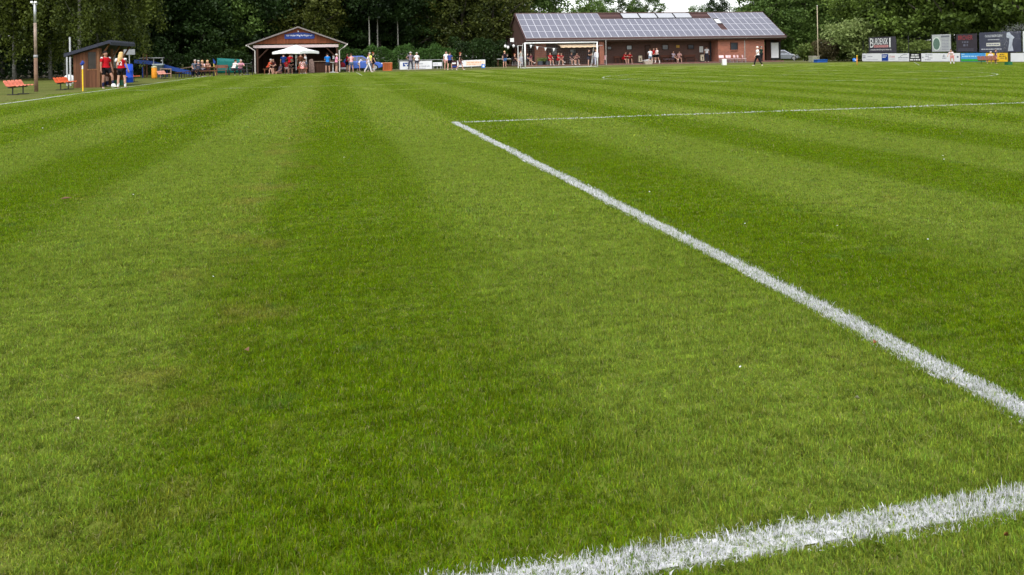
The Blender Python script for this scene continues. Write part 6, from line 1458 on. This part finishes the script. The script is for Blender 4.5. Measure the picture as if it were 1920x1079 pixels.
hutp(614.5, 75.8, 1.74, 190, 'phone', (36,120,200), (50,54,70), DK, 'person in bright blue shirt standing at the hut counter')
hutp(631, 75.2, 1.66, 95, 'phone', (228,150,178), (120,92,84), (216,210,206), 'white haired person in pink shirt at the white standing table')
# --- group between hut and boards
def g(px, py, H, f, pose, sh, bo, ha, lab, **k):
    x, y = W(px, py); return person(x, y, 0, H, f, pose, sh, bo, ha, lab, **k)
g(651, 134.3, 1.72, 100, 'stand', (200,40,46), BLK, BR, 'person in plain red shirt and black shorts right of the pushchair')
g(658.8, 135.3, 1.68, 180, 'phone', (205,42,50), (110,118,134), BR, 'person in red shirt with white stripes and grey shorts seen from behind', stripes='X')
g(672.5, 133.2, 1.42, 120, 'bend', (222,216,222), (226,200,200), BR, 'child in white shirt bending down before the blue car')
g(681, 132.6, 1.0, 20, 'stand', (214,150,170), (120,60,80), BR, 'small child in pink standing before the blue car')
g(690.5, 135.2, 1.70, 80, 'walk', (216,206,214), (216,212,216), DK, 'dark haired woman in white walking past the blue car', long_bottom=True, hairlen=1, female=True)
g(693.5, 133.8, 1.78, -40, 'stand', (222,226,110), (90,94,104), GRY, 'person in neon yellow shirt behind the woman in white', long_bottom=True)
g(700, 133.6, 1.80, 100, 'stand', BLK, (40,40,46), GING, 'red haired person in black shirt beside the neon yellow one', socks=WHT)
g(770, 131.6, 1.78, 170, 'hips', (120,112,124), (76,74,88), GRY, 'man in grey shirt and white cap with hands on hips before the emblem board', hat=WHT, long_bottom=True)
g(781.8, 131.6, 1.72, 190, 'stand', (230,230,232), (60,60,70), GRY, 'man in white shirt standing right of the white cap at the emblem board')
g(837, 131.0, 1.80, 10, 'stand', (232,226,230), (226,172,166), DK, 'dark haired person in white T-shirt and pink shorts left of the blue shirt')
g(843.6, 131.2, 1.70, 150, 'step', (64,78,140), BLK, BR, 'person in blue shirt and black shorts beside the pink shorts')
g(862.8, 131.2, 1.68, 90, 'walk', (30,26,30), (110,70,76), (120,60,44), 'brown haired woman in black top walking past the long white board', hairlen=1, female=True)
# --- clubhouse terrace
def cp(px, H, f, pose, sh, bo, ha, lab, dy=-.1, z=None, **k):
    Y = Y0+dy; return person(atY(px, Y), Y, ZF if z is None else z, H, f, pose, sh, bo, ha, lab, **k)
cp(946.5, 1.78, 20, 'mouth', (34,28,36), (70,110,160), BLO, 'fair haired person in black shirt and blue shorts with hand at the mouth', z=0, dy=-.4)
chair(965, Y0+.15, BLACK, 'black chair left of the slim white pole', face=50); cp(965, 1.68, 60, 'sitcross', (60,36,34), BLK, GING, 'red haired woman in black sitting left of the slim white pole', hairlen=1, dy=.15, female=True)
cp(977, 1.70, 190, 'stand', (150,150,140), (180,182,196), BR, 'person in grey checked shirt and pale jeans between the two white posts', long_bottom=True, dy=.2)
chair(988.5, Y0+.5, BLACK, 'dark chair just inside the left goal post'); cp(988.5, 1.74, 60, 'sitcross', (50,46,56), DK, DK, 'dark dressed person seated just right of the left goal post', dy=.5)
cp(996.5, 1.74, -60, 'sit', (150,70,90), DK, BR, 'person in dull pink shirt sitting in the porch shade', dy=2.2); chair(996.5, Y0+2.2, BLACK, 'chair of the person in dull pink in the porch shade', face=-60)
for px, H, f, pose, sh, bo, ha, lab in ((1031.5, 1.76, 10, 'sit', (160,26,34), (150,24,32), BR, 'player in red seated next to the green planters'), (1047, 1.76, 40, 'sitcross', (190,36,34), (170,30,34), BR, 'player in red with one leg over the other behind the net'), (1054, 1.74, -30, 'sitlean', (150,40,44), (80,80,90), BR, 'player in dull red leaning beside the crossed legs player'),
        (1071.5, 1.74, 10, 'sit', (70,56,62), (160,140,134), BR, 'person in dark top sitting under the awning, left of the brown shirt'), (1080.5, 1.74, 0, 'sitlean', (140,96,92), (40,32,36), DK, 'person in brown shirt sitting under the middle of the awning')):
    chair(px, Y0+.45, BLACK, 'dark terrace chair under the ' + {1031.5: 'player next to the planters', 1047: 'player with crossed legs', 1054: 'leaning player in dull red', 1071.5: 'person in the dark top', 1080.5: 'person in the brown shirt'}[px], face=f)
    cp(px, H, f, pose, sh, bo, ha, lab, dy=.45, seat=.47)
cp(1103.5, 1.80, 60, 'phone', (28,26,30), (60,60,76), BR, 'man in black T-shirt and dark shorts standing left of the right goal post', z=0, dy=-.5)
cp(1113.5, 1.76, -60, 'crossed', (30,30,34), (170,174,190), BR, 'person with dark jacket under the right end of the awning', long_bottom=True, dy=.1)
cp(1118.5, 1.76, 190, 'stand', (206,208,214), (176,178,196), BLO, 'fair haired person in pale clothes closest to the right goal post', long_bottom=True, z=0, dy=-.6, sleeves=2)
cp(1169.5, 1.78, 30, 'sitlean', RED, RED, BR, 'left one of two players in red on the veranda bench', dy=1.75, seat=.46); cp(1180.5, 1.72, -10, 'sitlean', (165,26,34), (60,26,30), BR, 'right one of two players in red on the veranda bench', dy=1.75, seat=.46)
cp(1219.5, 1.78, 170, 'phone', (214,214,220), (130,142,160), BR, 'man in white T-shirt and grey shorts with his back to the pitch', z=0, dy=-.25)
cp(1226, 1.74, 0, 'stand', (170,30,38), BLK, BR, 'player in red half hidden behind the white T-shirt man', dy=1.0)
cp(1232.5, 1.74, -80, 'step', (222,206,206), BLK, BR, 'person in white shirt and black shorts stepping beside the red player', dy=.1, socks=WHT)
cp(1262.5, 1.72, 20, 'sitcross', (190,180,196), (60,56,66), BR, 'person in pale top with crossed legs on the veranda bench', dy=1.75, seat=.46, hairlen=1, female=True); cp(1273, 1.74, -10, 'sitlean', (206,160,158), (150,110,104), BR, 'person in pinkish shirt on the right of the bench under the plaque', dy=1.75, seat=.46)
cp(1325.5, 1.80, 160, 'stand', WHT, (60,62,74), BR, 'person in white T-shirt standing in the clubhouse doorway', dy=1.7, long_bottom=True)
g(1421, 123.2, 1.72, -100, 'walk', (226,226,230), (28,28,34), (216,214,210), 'white haired man in white shirt walking before the brick block', long_bottom=True)
cp(1427.5, 1.84, 200, 'stand', (34,54,46), (36,40,44), GRY, 'taller person in dark green behind the white haired walker', z=0, dy=-.5, long_bottom=True, hat=(60,60,56))
# --- right touchline
g(1785.5, 120.6, 1.2, -60, 'bend', (226,200,206), (226,150,150), DK, 'person in pale shirt and pink shorts bending before the triangle emblem board', hairlen=1, socks=WHT)
x, y = W(1858, 119.5); person(x, y, 0, 1.2, -60, 'sit', (206,196,200), (140,60,64), GRY, 'person in pale shirt seated on the brown shell bench', seat=.31)
g(1867, 119.5, 1.08, 60, 'stand', (70,64,84), (190,140,134), BR, 'person in slate shirt standing before the yellow board')
# ------------------------------------------------------------------ turn skinned bodies and lettering into plain meshes
bpy.context.view_layer.update()
dg = bpy.context.evaluated_depsgraph_get()
done = [(o, bpy.data.meshes.new_from_object(o.evaluated_get(dg))) for o in _conv]
tdone = [(o, bpy.data.meshes.new_from_object(o.evaluated_get(dg))) for o in _texts]
for o, me in done:
    o.modifiers.clear(); o.data = me; me.polygons.foreach_set('use_smooth', [True]*len(me.polygons))
for o, me in tdone:
    n = len(me.vertices); co = np.empty(n*3, np.float32); me.vertices.foreach_get('co', co); co = co.reshape(-1, 3)
    if 'fit' in o:
        w = co[:, 0].max()-co[:, 0].min(); k = o['fit']/max(w, 1e-4)
        if o.data.align_x == 'LEFT': co[:, 0] -= co[:, 0].min()
        co[:, 0] *= k
        if 'fitz' in o:
            hh = co[:, 1].max()-co[:, 1].min(); co[:, 1] = (co[:, 1]-co[:, 1].mean())*(o['fitz']/hh)
    me.vertices.foreach_set('co', co.ravel()); me.update()
    q = bpy.data.objects.new('digit' if o.name.startswith('digit') else 'lettering', me); link(q, o.parent); q.location = o.location.copy(); q.rotation_euler = o.rotation_euler.copy()
    me.materials.clear(); me.materials.append(o.data.materials[0]); bpy.data.objects.remove(o)
